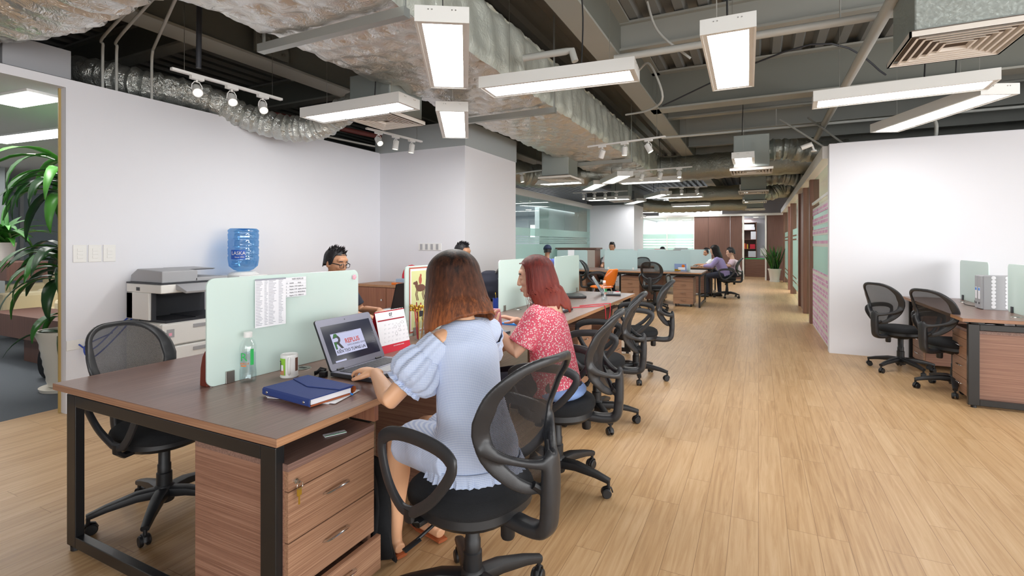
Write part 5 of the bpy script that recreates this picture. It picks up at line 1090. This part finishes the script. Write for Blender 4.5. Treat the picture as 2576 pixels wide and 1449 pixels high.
def hand(mb, w, d, nrm, side=1, curl=.5, spread=.14, s=1., thumb_in=.35):
    """palm and five bent fingers; w wrist, d finger direction, nrm back-of-hand direction, side +1 thumb on +cross side"""
    d = Vector(d).normalized(); n = Vector(nrm); n = (n-d*n.dot(d)).normalized(); a = d.cross(n)*side; w = Vector(w)
    mb.tube([w-d*.03*s, w, w+d*.035*s, w+d*.075*s, w+d*.088*s], [k*s for k in (.025, .026, .036, .039, .034)], 14, ry=[k*s for k in (.019, .018, .015, .013, .009)], up=n)
    for i, (o, ln, r) in enumerate(((.029, .070, .0082), (.010, .078, .0086), (-.010, .073, .0082), (-.028, .057, .0072))):
        p = w+d*(.080-.006*abs(i-1.3))*s+a*o*s; dd = (d+a*spread*(1.3-i)*.6).normalized(); P = [p-dd*.02*s, p]; ang = .25*curl+.1
        for f in (.46, .30, .24):
            e = dd*cos(ang)-n*sin(ang); p = p+e*ln*f*s; P.append(p); ang += .75*curl
        mb.tube(P, [r*s*k for k in (1.05, 1.08, 1.0, .92, .72)], 10, up=n if curl < 1 else a); mb.ell(P[-1], r*s*.74, 8)
    p = w+d*.012*s+a*.020*s-n*.004*s; P = [p, p+(d*.45+a*.75-n*thumb_in)*.034*s]; P.append(P[-1]+(d*.85+a*.35-n*thumb_in).normalized()*.030*s); P.append(P[-1]+(d*1.-a*.05-n*thumb_in).normalized()*.024*s)
    mb.tube(P, [k*s for k in (.015, .0125, .0098, .0078)], 10); mb.ell(P[-1], .0078*s, 8)
def hairdo(T, parent, m, rx, ry, rz, bot, front=.9, forehead=.055, flare=.02, back=.0, clump=.02, thick=.012, seed=1, n=110, name='hair', wave=0., cx=-.012):
    """strands combed from the crown down over the skull, hanging to bot(angle); a face opening in front"""
    rr = random.Random(seed); ph = [rr.uniform(0, 6.3) for _ in range(8)]; nv = 30
    def f(u, v):
        a = -PI+2*PI*u; A = abs(a)
        op = 1/(1+math.exp(-(A-front)*14)); zb = forehead+(bot(a)-forehead)*op
        zt = rz+.038; z = zt+(zb-zt)*(1-(1-v)**1.6) if False else None
        t = v*1.0; ang = t*1.62
        cl = 1+clump*(sin(31*a+ph[0])*.5+sin(53*a+ph[1])*.35+sin(17*a+ph[2])*.5)*min(1, v*2)
        # arc part over the skull then hanging part
        if v < .5: th = v/.5*PI/2; r = sin(th); z = .038+rz*cos(th)
        else: r = 1.; z = .038+(zb-.038)*((v-.5)/.5)
        if z < zb: z = zb
        k = max(0, (.038-z)); R = r*cl; fl = flare*min(1, k/.2)*(1 if k else 0)
        x = cx+(rx*R+fl-.020*(1-op)*min(1, v*2))*cos(a); y = (ry*R+fl)*sin(a)
        if k > .12: sg = (k-.12)*.35; x += -back*min(1, k*4); R2 = 1-sg*.2; x *= R2; y *= R2
        x += wave*sin(k*38+ph[3]+3*a)*min(1, k*6); y += wave*sin(k*34+ph[4]+2*a)*min(1, k*6)
        return (x, y, z)
    return MB().grid(f, n, nv, closed_u=True).build(name, m, parent, solid=thick, T=T, ang=1.5)

# --- woman in the blue gingham dress
def woman_blue():
    F = V3(-.94, .34, 0); Lf = V3(-.34, -.94, 0)
    t = thing('person', 'woman with a brown bob in an off shoulder blue gingham dress typing at the laptop', 'person', (-.98, 1.68, .5)); O = Matrix.Translation((.98, -1.68, -.5))
    LS, RS = V3(-1.112, 1.650, 1.0), V3(-1.04, 1.90, 1.0); LE, RE = V3(-1.255, 1.50, .785), V3(-1.27, 2.13, .80); LW, RW = V3(-1.505, 1.700, .815), V3(-1.60, 2.21, .795)
    nb = V3(-1.085, 1.765, 1.045); hc = V3(-1.145, 1.765, 1.215)
    Th = Matrix.Translation(hc) @ Matrix.Rotation(math.atan2(.34, -.94), 4, 'Z') @ Matrix.Rotation(.18, 4, 'Y')
    b = MB(); head(b, Th, .97)
    b.tube([nb-V3(0, 0, .06), nb, hc+V3(.015, -.005, -.06)], [.062, .050, .046], 14)
    b.tube([LS, nb+V3(0, 0, -.03), RS], [.046, .058, .046], 14, ry=[.042, .05, .042], up=(0, 0, 1))
    for S_, E_, W_ in ((LS, LE, LW), (RS, RE, RW)):
        b.tube([S_+(nb-S_)*.1, S_, S_.lerp(E_, .35), S_.lerp(E_, .8), E_, E_.lerp(W_, .15), E_.lerp(W_, .35), E_.lerp(W_, .7), W_], [.045, .047, .042, .037, .036, .038, .0375, .030, .024], 16, ry=[.045, .047, .043, .038, .036, .037, .034, .026, .021])
    hand(b, LW, V3(-.95, .26, -.02), (-.1, .1, 1), -1, .85, .17, 1.04)
    hand(b, RW, V3(-.97, .12, -.12), (0, 0, 1), 1, .75, .1, .93)
    # legs: seated thighs, calves down to sandals
    hp = V3(-.98, 1.68, .585)
    for s_, kn, an in ((1, V3(-1.40, 1.735, .535), V3(-1.455, 1.775, .085)), (-1, V3(-1.37, 1.90, .535), V3(-1.36, 1.95, .085))):
        h_ = hp+Lf*.085*s_; b.tube([h_, h_.lerp(kn, .4), h_.lerp(kn, .85), kn, kn.lerp(an, .12)], [.085, .080, .060, .055, .050], 16)
        b.tube([kn+V3(0, 0, .01), kn.lerp(an, .15), kn.lerp(an, .35), kn.lerp(an, .7), an, an-V3(0, 0, .03)], [.050, .050, .055, .038, .030, .032], 16)
        b.tube([an-F*.045-V3(0, 0, .048), an-V3(0, 0, .045), an+F*.07-V3(0, 0, .055), an+F*.15-V3(0, 0, .062), an+F*.175-V3(0, 0, .064)], [.026, .030, .036, .040, .028], 12, ry=[.022, .028, .02, .012, .010], up=(0, 0, 1))
        MB().tube([an-F*.06-V3(0, 0, .075), an-V3(0, 0, .075), an+F*.1-V3(0, 0, .078), an+F*.19-V3(0, 0, .078)], [.026, .032, .044, .030], 12, ry=.007, up=(0, 0, 1), sq=3).build('sandal', 'tan', t, T=O)
    b.tube([hp, hp+V3(-.03, .02, .2), nb-V3(0, 0, .08)], [.13, .11, .13], 16, ry=[.1, .085, .085], up=F)
    b.build('body', 'skin', t, voxel=.0045, sm=5, T=O)
    # dress
    d = MB(); C_ = [V3(-.985, 1.685, .53), V3(-.985, 1.685, .60), V3(-1.0, 1.69, .70), V3(-1.03, 1.71, .80), V3(-1.055, 1.73, .89), V3(-1.07, 1.745, .955), V3(-1.078, 1.757, 1.0), V3(-1.08, 1.762, 1.030), V3(-1.082, 1.763, 1.052), V3(-1.083, 1.764, 1.066)]
    d.tube(C_, [.185, .182, .155, .142, .150, .152, .136, .126, .108, .075], 28, ry=[.15, .145, .118, .108, .112, .108, .088, .074, .066, .058], up=F)
    d.tube([nb-V3(0, 0, .02), RS+V3(0, 0, .004), RS.lerp(RE, .25)], [.055, .056, .058], 16)
    for s_, kn in ((1, V3(-1.40, 1.735, .54)), (-1, V3(-1.37, 1.90, .54))):
        h_ = hp+Lf*.085*s_; d.tube([h_-F*.02, h_.lerp(kn, .35), h_.lerp(kn, .62), h_.lerp(kn, .74)], [.115, .110, .108, .112], 20, ry=[.105, .095, .09, .088])
    dr = d.build('dress', 'gingham', t, voxel=.007, sm=6, T=O)
    # gathered hem ruffle round the seat
    r = MB(); n = 150
    def hem(u, v):
        a = 2*PI*u; c, s_ = cos(a), sin(a); w = .006*v*sin(46*a)+.005*v*sin(31*a+1)
        p = V3(-.985, 1.685, .555-.055*v)+Lf*(.190+.014*v+w)*c-F*(.155+.020*v+w)*s_
        return tuple(p)
    r.grid(hem, n, 6, closed_u=True); r.build('hem_ruffle', 'gingham', t, solid=.004, T=O)
    # off-shoulder puffed sleeves with pleats
    for S_, E_ in ((LS, LE), (RS, RE)):
        ax = (E_-S_); ln = ax.length; ax.normalize(); u1 = ax.cross(V3(0, 0, 1)).normalized(); u2 = u1.cross(ax); o = S_+ax*.012
        prof = [(0., .060), (.05, .064), (.15, .067), (.24, .069), (.27, .078), (.40, .098), (.52, .102), (.62, .086), (.67, .064), (.73, .072)]
        def sl(u, v):
            k = v*(len(prof)-1); i = min(int(k), len(prof)-2); fr = k-i; z = prof[i][0]+(prof[i+1][0]-prof[i][0])*fr; rd = prof[i][1]+(prof[i+1][1]-prof[i][1])*fr
            a = 2*PI*u; pl = (.0065 if v > .35 else .002)*sin(13*a+2*v)+(.004*sin(29*a) if v > .8 else 0)
            return tuple(o+ax*z*ln+(u1*cos(a)+u2*sin(a))*(rd+pl)-V3(0, 0, .012*sin(PI*min(1, max(0, (z-.2)/.6)))))
        MB().grid(sl, 90, 28, closed_u=True).build('sleeve', 'gingham', t, solid=.004, T=O)
    for s_ in ():
        p = nb+Lf*s_*.075+V3(0, 0, .0); MB().tube([p-F*.062-V3(0, 0, .045), p-F*.03+V3(0, 0, .008), p+V3(0, 0, .018), p+F*.05-V3(0, 0, .02)], .034, 14, ry=.008, up=Lf*s_*.5+V3(0, 0, 1), sq=2.5).build('shoulder_strap', 'gingham', t, T=O)
    face_marks(Th, t, .97) if 0 else None
    def bot(a): # a=0 face; longer towards the front left
        return -.175-.035*cos(a)+.012*sin(7*a)-.012*sin(a)*0
    hd = hairdo(O @ Th, t, 'hair1', .116, .106, .098, lambda a: -.182-.040*cos(a)+.002*sin(11*a), .75, .05, .036, .012, .004, .006, 3, 200)
    for v in (): pass
woman_blue()

# --- woman in the red floral shirt
def woman_red():
    F = V3(-1, 0, 0); t = thing('person', 'woman with long reddish hair in a red floral shirt holding a phone', 'person', (-1.08, 2.7, .5)); O = Matrix.Translation((1.08, -2.7, -.5))
    LS, RS = V3(-1.125, 2.585, .965), V3(-1.15, 2.90, .965); LE, RE = V3(-1.21, 2.515, .775), V3(-1.24, 2.99, .79); LW, RW = V3(-1.365, 2.535, .895), V3(-1.385, 2.86, .895)
    nb = V3(-1.13, 2.745, 1.005); hc = V3(-1.205, 2.755, 1.178)
    Th = Matrix.Translation(hc) @ Matrix.Rotation(R_(204), 4, 'Z') @ Matrix.Rotation(.14, 4, 'Y')
    b = MB(); head(b, Th, .98); b.tube([nb-V3(0, 0, .05), nb, hc+V3(.025, 0, -.06)], [.06, .05, .047], 14)
    for S_, E_, W_ in ((LS, LE, LW), (RS, RE, RW)):
        b.tube([S_, S_.lerp(E_, .4), S_.lerp(E_, .85), E_, E_.lerp(W_, .2), E_.lerp(W_, .4), E_.lerp(W_, .75), W_], [.05, .045, .040, .038, .038, .036, .028, .023], 16)
    hand(b, LW, V3(-.35, .5, .65), (-.8, -.3, .3), 1, .9, .12, .9); hand(b, RW, V3(-.75, -.55, .28), (.1, .1, 1), -1, .35, .2, .93)
    hp = V3(-1.06, 2.70, .585)
    for s_ in (-1, 1):
        h_ = hp+V3(0, s_*.085, 0); kn = V3(-1.46, 2.72+s_*.1, .54); an = V3(-1.45, 2.74+s_*.1, .08)
        b.tube([kn, kn.lerp(an, .3), kn.lerp(an, .7), an], [.05, .052, .038, .032], 14); b.tube([an-V3(-.04, 0, .045), an-V3(.08, 0, .055), an-V3(.17, 0, .062)], [.03, .036, .03], 10, ry=[.025, .02, .012], up=(0, 0, 1))
    b.tube([hp, nb], [.1, .1], 12)
    b.build('body', 'skinface', t, voxel=.0042, sm=4, T=O)
    face_marks(O @ Th, t, .98, True)
    s = MB(); s.tube([V3(-1.05, 2.70, .53), V3(-1.055, 2.70, .62), V3(-1.07, 2.705, .74), V3(-1.10, 2.72, .86), V3(-1.125, 2.735, .94), V3(-1.13, 2.742, .99), V3(-1.13, 2.745, 1.025)], [.19, .178, .160, .163, .168, .130, .076], 26, ry=[.15, .140, .125, .118, .110, .09, .068], up=F)
    for S_, E_ in ((LS, LE), (RS, RE)): s.tube([S_+(nb-S_)*.25+V3(0, 0, .01), S_+V3(0, 0, .004), S_.lerp(E_, .35), S_.lerp(E_, .66), S_.lerp(E_, .80)], [.058, .066, .068, .072, .074], 18)
    s.build('shirt', 'floral', t, voxel=.007, sm=5, T=O)
    c = MB().tube([nb+V3(.062*cos(a)+.004, .062*sin(a), .018+.012*cos(a)) for a in [2*PI*i/20 for i in range(20)]], .016, 8, closed=True, ry=.006, up=(0, 0, 1)); c.build('collar', 'floral', t, T=O)
    p = MB()
    for s_ in (-1, 1): h_ = hp+V3(.05, s_*.085, -.005); kn = V3(-1.46, 2.72+s_*.1, .54); p.tube([h_, h_.lerp(kn, .4), h_.lerp(kn, .85), kn, kn-V3(.005, 0, .06), kn-V3(0, 0, .3)], [.1, .088, .068, .064, .062, .05], 16)
    p.ell((-1.03, 2.70, .555), (.14, .175, .08), 18)
    p.build('trousers', 'darkcloth', t, voxel=.009, sm=4, T=O); MB().ell((-1.015, 2.69, .548), (.145, .185, .052), 24).build('undershirt_hem', 'denim', t, T=O)  # legs coloured dark in place of the shadow under the desk
    hairdo(O @ Th, t, 'hair2', .110, .096, .094, lambda a: -.200-.02*cos(2*a)+.012*sin(9*a)+.008*sin(23*a), 1.0, .092, .034, .034, .008, .006, 5, 220, wave=.005)
    lk = MB(); rr = random.Random(8)
    for i in range(14):
        a = -1.15+rr.uniform(-.22, .1) if i % 2 else 1.22+rr.uniform(-.1, .2)
        P = [(.105*cos(a), .10*sin(a), .06), (.125*cos(a), .112*sin(a), -.03), (.122*cos(a)+.01*sin(i), .118*sin(a), -.10), (.12*cos(a)+.015*sin(i*2), .12*sin(a), -.17), (.125*cos(a)+.02*sin(i*3), .125*sin(a), -.22)]
        lk.tube(bez(P, 5), [.0022*(1-k/24) for k in range(21)], 6, T=O @ Th)
    lk.build('front_locks', 'hair2', t)
    MB().tube([V3(-1.345, 2.533, .88)+V3(.005, .026*cos(a), .026*sin(a)) for a in [2*PI*i/16 for i in range(16)]], .004, 6, closed=True).build('bracelet', 'dkred', t, T=O)
woman_red()

# --- seated colleagues further away
def seated(label, x, y, rz, cloth='whitecloth', pants='darkcloth', skin='skin2', lean=.12, drop=0., hair='short', vox=.009, arm=(.36, .19, .80), hz=1.215, marks=False, hdir=0., hname='hair', turn=0.):
    t = thing('person', label, 'person', (x, y, .5), rz)
    O = Matrix.Translation((0, 0, -.5)); b = MB(); nb = V3(lean*.75, 0, hz-.175-drop); hc = V3(lean+.02, 0, hz-drop)
    Th = Matrix.Translation(hc) @ Matrix.Rotation(hdir, 4, 'Z') @ Matrix.Rotation(.15+turn, 4, 'Y'); head(b, Th, 1.)
    b.tube([nb-V3(0, 0, .06), nb, hc+V3(-.015, 0, -.06)], [.065, .055, .052], 12)
    sh = MB().tube([V3(0, 0, .54), V3(0, 0, .64), V3(lean*.25, 0, .76), V3(lean*.5, 0, .88), V3(lean*.68, 0, nb.z-.07), nb-V3(0, 0, .02), nb+V3(0, 0, .005)], [.17, .165, .155, .175, .19, .13, .07], 20, ry=[.14, .13, .12, .125, .115, .09, .065], up=(1, 0, 0))
    for s in (-1, 1):
        S_ = nb+V3(-.01, s*.175, -.055); E_ = V3(lean+.06, s*.24, .80 if drop < .05 else .79); W_ = V3(lean+arm[0], s*arm[1], arm[2])
        b.tube([S_, E_, E_.lerp(W_, .3), W_], [.045, .04, .038, .025], 12); hand(b, W_, (1, -s*.35, -.15), (0, 0, 1), s, .5, .12)
        sh.tube([S_+V3(0, -s*.05, .01), S_, S_.lerp(E_, .6), S_.lerp(E_, .8 if cloth != 'lavender' else 1.)]+([] if cloth != 'lavender' else [E_.lerp(W_, .8)]), [.06, .066, .062, .062]+([] if cloth != 'lavender' else [.04]), 14)
    b.build('body', skin, t, voxel=vox, sm=3, T=O); sh.build('shirt', cloth, t, voxel=vox*1.3, sm=4, T=O)
    p = MB().ell((0, 0, .56), (.15, .17, .07), 16)
    for s in (-1, 1): p.tube([(0, s*.09, .57), (.2, s*.1, .57), (.40, s*.11, .54), (.42, s*.11, .48), (.40, s*.11, .10)], [.09, .08, .065, .058, .045], 12)
    p.build('trousers', pants, t, voxel=vox*1.3, sm=3, T=O)
    for s in (-1, 1): MB().tube([(.36, s*.11, .035), (.44, s*.11, .04), (.55, s*.11, .025)], [.036, .045, .038], 10, ry=[.035, .04, .022], up=(0, 0, 1)).build('shoe', 'black', t, T=O)
    if marks: face_marks(O @ Th, t)
    if hair == 'short':
        hb = hairdo(O @ Th, t, 'hair3', .103, .0805, .092, lambda a: -.045 if abs(a) > 2.2 else -.012, 1.05, .080, .0, 0, .008, .004, 9, 90)
        q = MB(); rr = random.Random(int(abs(x)*100))
        for i in range(120):
            a = rr.uniform(0, 6.3); r = rr.random()**.5*.8; px, py = -.012+.1*r*cos(a), .078*r*sin(a); pz = .035+.092*math.sqrt(max(0, 1-r*r))
            q.tube([(px, py, pz), (px*1.05+.012+rr.uniform(-.006, .006), py*1.1+rr.uniform(-.008, .008), pz+rr.uniform(.012, .034))], [.0045, .001], 5, T=O @ Th)
        q.build('hair_tufts', 'hair3', t)['kind'] = 'stuff'
    elif hair == 'cap':
        hairdo(O @ Th, t, 'hair3', .102, .080, .09, lambda a: -.05 if abs(a) > 1.5 else .0, 1.05, .07, .0, 0, .006, .004, 9, 70)
        MB().grid(lambda u, v: ((-.012+.106*sin(v*1.65)*cos(2*PI*u)), .088*sin(v*1.65)*sin(2*PI*u), .035+.098*cos(v*1.65)), 30, 12, closed_u=True).build('cap', 'capnavy', t, solid=.008, T=O @ Th)
        MB().prism([(.07+.075*cos(a), .075*sin(a)) for a in [-1.5+3*i/14 for i in range(15)]], .035, .043, T=O @ Th).build('cap_peak', 'capnavy', t)
    elif hair == 'long':
        hairdo(O @ Th, t, hair_mat('dark_long_hair', '15100F', '5A3022', -.4, .0, '2A1815'), .112, .1, .098, lambda a: -.36 if abs(a) > 2 else -.22, 1.1, .06, .01, .03, .014, .014, 7, 110)
    return t, O @ Th
mt, mT = seated('man with spiky black hair and black glasses behind the nearest glass divider', -3.22, 3.08, 0, 'darkcloth', 'darkcloth', 'skin2', .06, .004, 'short', .005, (.38, .12, .83), 1.22, True, .0, turn=.05)
g = MB()
for s in (-1, 1):
    g.tube([(.106-.006*abs(y)/.02, s*.032+y, z) for y, z in [(p[0]-.0225, p[1]-.016-.002) for p in rrect(.045, .032, .010, 3)]], .0022, 6, closed=True, T=mT)
    g.tube([(.10, s*.056, .008), (.05, s*.077, .010), (-.01, s*.082, .006)], .0022, 6, ry=.004, T=mT)
g.tube([(.108, -.010, .0), (.112, 0, .003), (.108, .010, .0)], .002, 6, T=mT); g.build('eyeglasses', 'black', mt)
seated('person whose black hair shows above the blue dress woman head', -3.30, 5.16, .0, 'whitecloth', lean=.08, drop=-.045, hair='short')
seated('man in a dark cap and blue shirt seated with his back turned', -4.18, 10.2, R_(90), 'bluecloth', lean=.05, hair='cap', drop=.0, hdir=.5)
seated('man with black hair whose forehead shows above the left mid room divider', -3.52, 13.35, R_(-90), 'whitecloth', lean=.1, drop=-.06, hair='short')
seated('person whose hair top barely shows above the rear dividers', -2.6, 15.75, R_(-90), 'darkcloth', lean=.15, drop=.08, hair='short')
seated('young man in a white shirt leaning over the rear desk corner', -.96, 14.75, R_(188), 'whitecloth', lean=.30, drop=.10, hair='short', hdir=.5, arm=(.25, .12, .8), marks=True)
seated('woman with long dark hair in a lavender top leaning on the rear desk end', -.78, 13.85, R_(178), 'lavender', lean=.22, drop=.015, hair='long', skin='skinface', arm=(.3, .16, .8))
seated('person in a pale pink top behind the lavender woman', -.52, 14.3, R_(186), 'pinkcloth', lean=.12, drop=.08, hair='short', skin='skinface')

# ---------------------------------------------------------------- lounge at the left
def leaf(mb, base, az, el, L_, w, droop, mi=0, twist=0., fold=.25):
    d = V3(cos(az), sin(az), 0); P = []; n = 9; p = Vector(base); e = el
    for i in range(n+1): P.append(p.copy()); p = p+(d*cos(e)+V3(0, 0, sin(e)))*L_/n; e -= droop/n
    sd = V3(-sin(az), cos(az), 0); vs = []; fs = []
    for i, q in enumerate(P):
        t = i/n; ww = w*(sin(PI*min(1, t*.92+.06))**.8)*(1-.25*t); tl = twist*sin(t*7+az*3)
        vs += [q-sd*ww+V3(0, 0, fold*ww+tl*ww), q, q+sd*ww+V3(0, 0, fold*ww-tl*ww)]
    for i in range(n): fs += [(3*i, 3*i+1, 3*i+4, 3*i+3), (3*i+1, 3*i+2, 3*i+5, 3*i+4)]
    mb.add(vs, fs, mi=mi)
dp_ = thing('potted_plant', 'tall corn plant with drooping leaves in a glazed pot beyond the left opening', 'plant', (-5.92, 2.42, 0))
MB().lathe([(0, .0), (.20, .0), (.21, .03), (.18, .035), (0, .03)], 30).build('saucer', 'pot', dp_)
pp = [(0, .04), (.14, .04)]
for i in range(12): z = .06+i*.038; pp += [(.145+i*.0058+.006*(i % 2), z)]
pp += [(.235, .53), (.24, .56), (.215, .56), (.2, .5), (0, .5)]
MB().lathe(pp, 40).build('pot', 'pot', dp_)
MB().lathe([(0, .505), (.2, .505), (.15, .52), (0, .525)], 20).build('soil', 'trunk', dp_)
for x, y, h in ((0, 0, 2.1), (.05, -.05, 1.3), (-.05, .03, .75)): MB().tube([(x, y, .5), (x+.01, y, h*.6), (x, y, h)], [.022, .02, .016], 10).build('stem', 'trunk', dp_)
rr = random.Random(12); mb = MB()
for cx, cy, h, nn, ln in ((0, 0, 2.16, 44, .74), (.05, -.05, 1.34, 36, .62), (-.05, .03, .76, 9, .5)):
    for i in range(nn):
        az = i*2.4+rr.uniform(-.2, .2); zz = h-.34*(i/nn)
        leaf(mb, (cx, cy, zz), az, rr.uniform(.35, 1.0)-.5*(i/nn), ln*rr.uniform(.8, 1.15), rr.uniform(.042, .06), rr.uniform(1.5, 2.4), rr.choice((0, 0, 1, 2)) if h > 2 else rr.choice((0, 1)), .18, .30)
mb.build('foliage', ['leaf', 'leaf2', 'leaf3'], dp_, solid=.0015)
pl2 = thing('potted_plant', 'peace lily in a white pot on the wooden ledge at the left edge', 'plant', (-8.95, 2.95, 1.15))
MB().lathe([(0, 0), (.11, 0), (.15, .24), (.14, .24), (.1, .02), (0, .02)], 24).build('pot', 'potwhite', pl2)
mb = MB(); rr = random.Random(3)
for i in range(46): leaf(mb, (rr.uniform(-.06, .06), rr.uniform(-.06, .06), .22), rr.uniform(0, 6.3), rr.uniform(.6, 1.4), rr.uniform(.35, .75), rr.uniform(.04, .075), rr.uniform(.8, 2.0), rr.choice((0, 0, 2)), .1)
mb.build('foliage', ['leaf', 'leaf2', 'leaf3'], pl2, solid=.0015)
def wb(x0, x1, y0, y1, z0, z1, m, lab, cat, name): return tag(MB().box(x0, x1, y0, y1, z0, z1).build(name, m, smooth=False, bevel=.004), lab, cat)
wb(-10.6, -8.2, 2.75, 3.15, .92, 1.15, 'panel', 'upper floating wooden ledge in the lounge holding the peace lily', 'ledge', 'wooden_ledge')
wb(-8.3, -6.2, 2.62, 3.1, .30, .56, 'panel', 'lower thick wooden bench in the lounge behind the tall plant', 'bench', 'wooden_bench')
wb(-7.75, -6.5, 2.75, 3.0, .0, .30, 'panel', 'recessed wooden plinth under the lower lounge bench', 'plinth', 'bench_plinth')
for i, (x, y, l) in enumerate(((-8.9, 3.6, 'cream sofa nearer the opening in the lounge'), (-11.0, 4.2, 'cream sofa farther back in the lounge'))):
    sf = thing('sofa', l, 'sofa', (x, y, 0)); MB().box(-.85, .85, -.4, .4, .12, .42).build('seat', 'cream', sf, bevel=.04, smooth=False); MB().box(-.85, .85, .25, .45, .12, .85).build('backrest', 'cream', sf, bevel=.05, smooth=False)
    for s in (-1, 1): MB().box(s*.85-.12, s*.85+.12, -.42, .42, .1, .66).build('armrest', 'cream', sf, bevel=.05, smooth=False)
tag(MB().grid(lambda u, v: (-6.5+(.12+.03*v*(1-v)*4)*abs(sin(PI*v))**.4*cos(2*PI*u)*(1+.10*sin(5*2*PI*u+3*v)), 2.55+.13*abs(sin(PI*v))**.4*sin(2*PI*u)*(1+.08*sin(7*2*PI*u)), .17-.17*cos(PI*v)+.015*sin(3*2*PI*u)), 24, 12, closed_u=True).build('black_bag', 'black'), 'crumpled black plastic bag behind the glazed pot', 'bag')
# plant at the end of the corridor
ep = thing('potted_plant', 'tall spiky green plant in a white pot at the corridor end', 'plant', (.52, 20.25, 0))
MB().lathe([(0, 0), (.16, 0), (.17, .05), (.15, .06), (.20, .40), (.225, .43), (.225, .47), (.19, .47), (.18, .4), (0, .4)], 28).build('pot', 'potwhite', ep)
mb = MB(); rr = random.Random(6)
for i in range(60): leaf(mb, (rr.uniform(-.12, .12), rr.uniform(-.1, .1), .4), rr.uniform(0, 6.3), rr.uniform(1.15, 1.5), rr.uniform(.5, 1.0), .03, rr.uniform(0, .5), rr.choice((0, 1)), .1)
mb.build('foliage', ['leaf', 'leaf2'], ep, solid=.002)
# ---------------------------------------------------------------- daylight, world and camera
def area(name, loc, rot, sx, sy, e, col=(1, 1, 1)):
    d = bpy.data.lights.new(name, 'AREA'); d.shape = 'RECTANGLE'; d.size = sx; d.size_y = sy; d.energy = e; d.color = col
    o = bpy.data.objects.new(name, d); COL.objects.link(o); o.location = loc; o.rotation_euler = rot; return o
area('daylight_side', (6.3, 1.1, 1.75), (0, PI/2, 0), 2.3, 8.2, 195, (1, .98, .95))
area('daylight_back', (2.5, -3.4, 1.75), (PI/2, 0, 0), 6.9, 2.2, 85, (1, .98, .95))
area('daylight_lounge', (-14.2, 4.2, 1.5), (0, -PI/2, 0), 2.1, 7., 45, (.97, .99, 1))
# fill lights added under the side room ceilings to brighten those rooms
area('lounge_fill', (-8.5, 2.5, 2.6), (0, 0, 0), 5, 3, 55)
area('meeting_room_fill', (-8.5, 13, 2.5), (0, 0, 0), 5, 9, 260)
area('store_room_fill', (-2.3, 23.3, 2.42), (0, 0, 0), 4, 3, 130)
area('corridor_room_fill', (2.4, 14, 2.58), (0, 0, 0), 2, 11, 200)
w = bpy.data.worlds.new('sky'); SC.world = w; w.use_nodes = True
bg = w.node_tree.nodes['Background']; bg.inputs[0].default_value = (.92, .96, 1, 1); bg.inputs[1].default_value = 2.2
cam = bpy.data.cameras.new('camera'); co = bpy.data.objects.new('camera', cam); COL.objects.link(co); SC.camera = co
F = 1260.
cam.sensor_width = 36; cam.sensor_fit = 'HORIZONTAL'; cam.lens = F/2576*36; cam.shift_y = -112.5/2576; cam.clip_start = .05; cam.clip_end = 200
co.location = (0, 0, 1.38); co.rotation_euler = (PI/2, 0, math.atan(620/F))
SC.view_settings.view_transform = 'Standard'; SC.view_settings.look = 'None'; SC.view_settings.gamma = 1; SC.view_settings.use_curve_mapping = False
SC.view_settings.exposure = .6
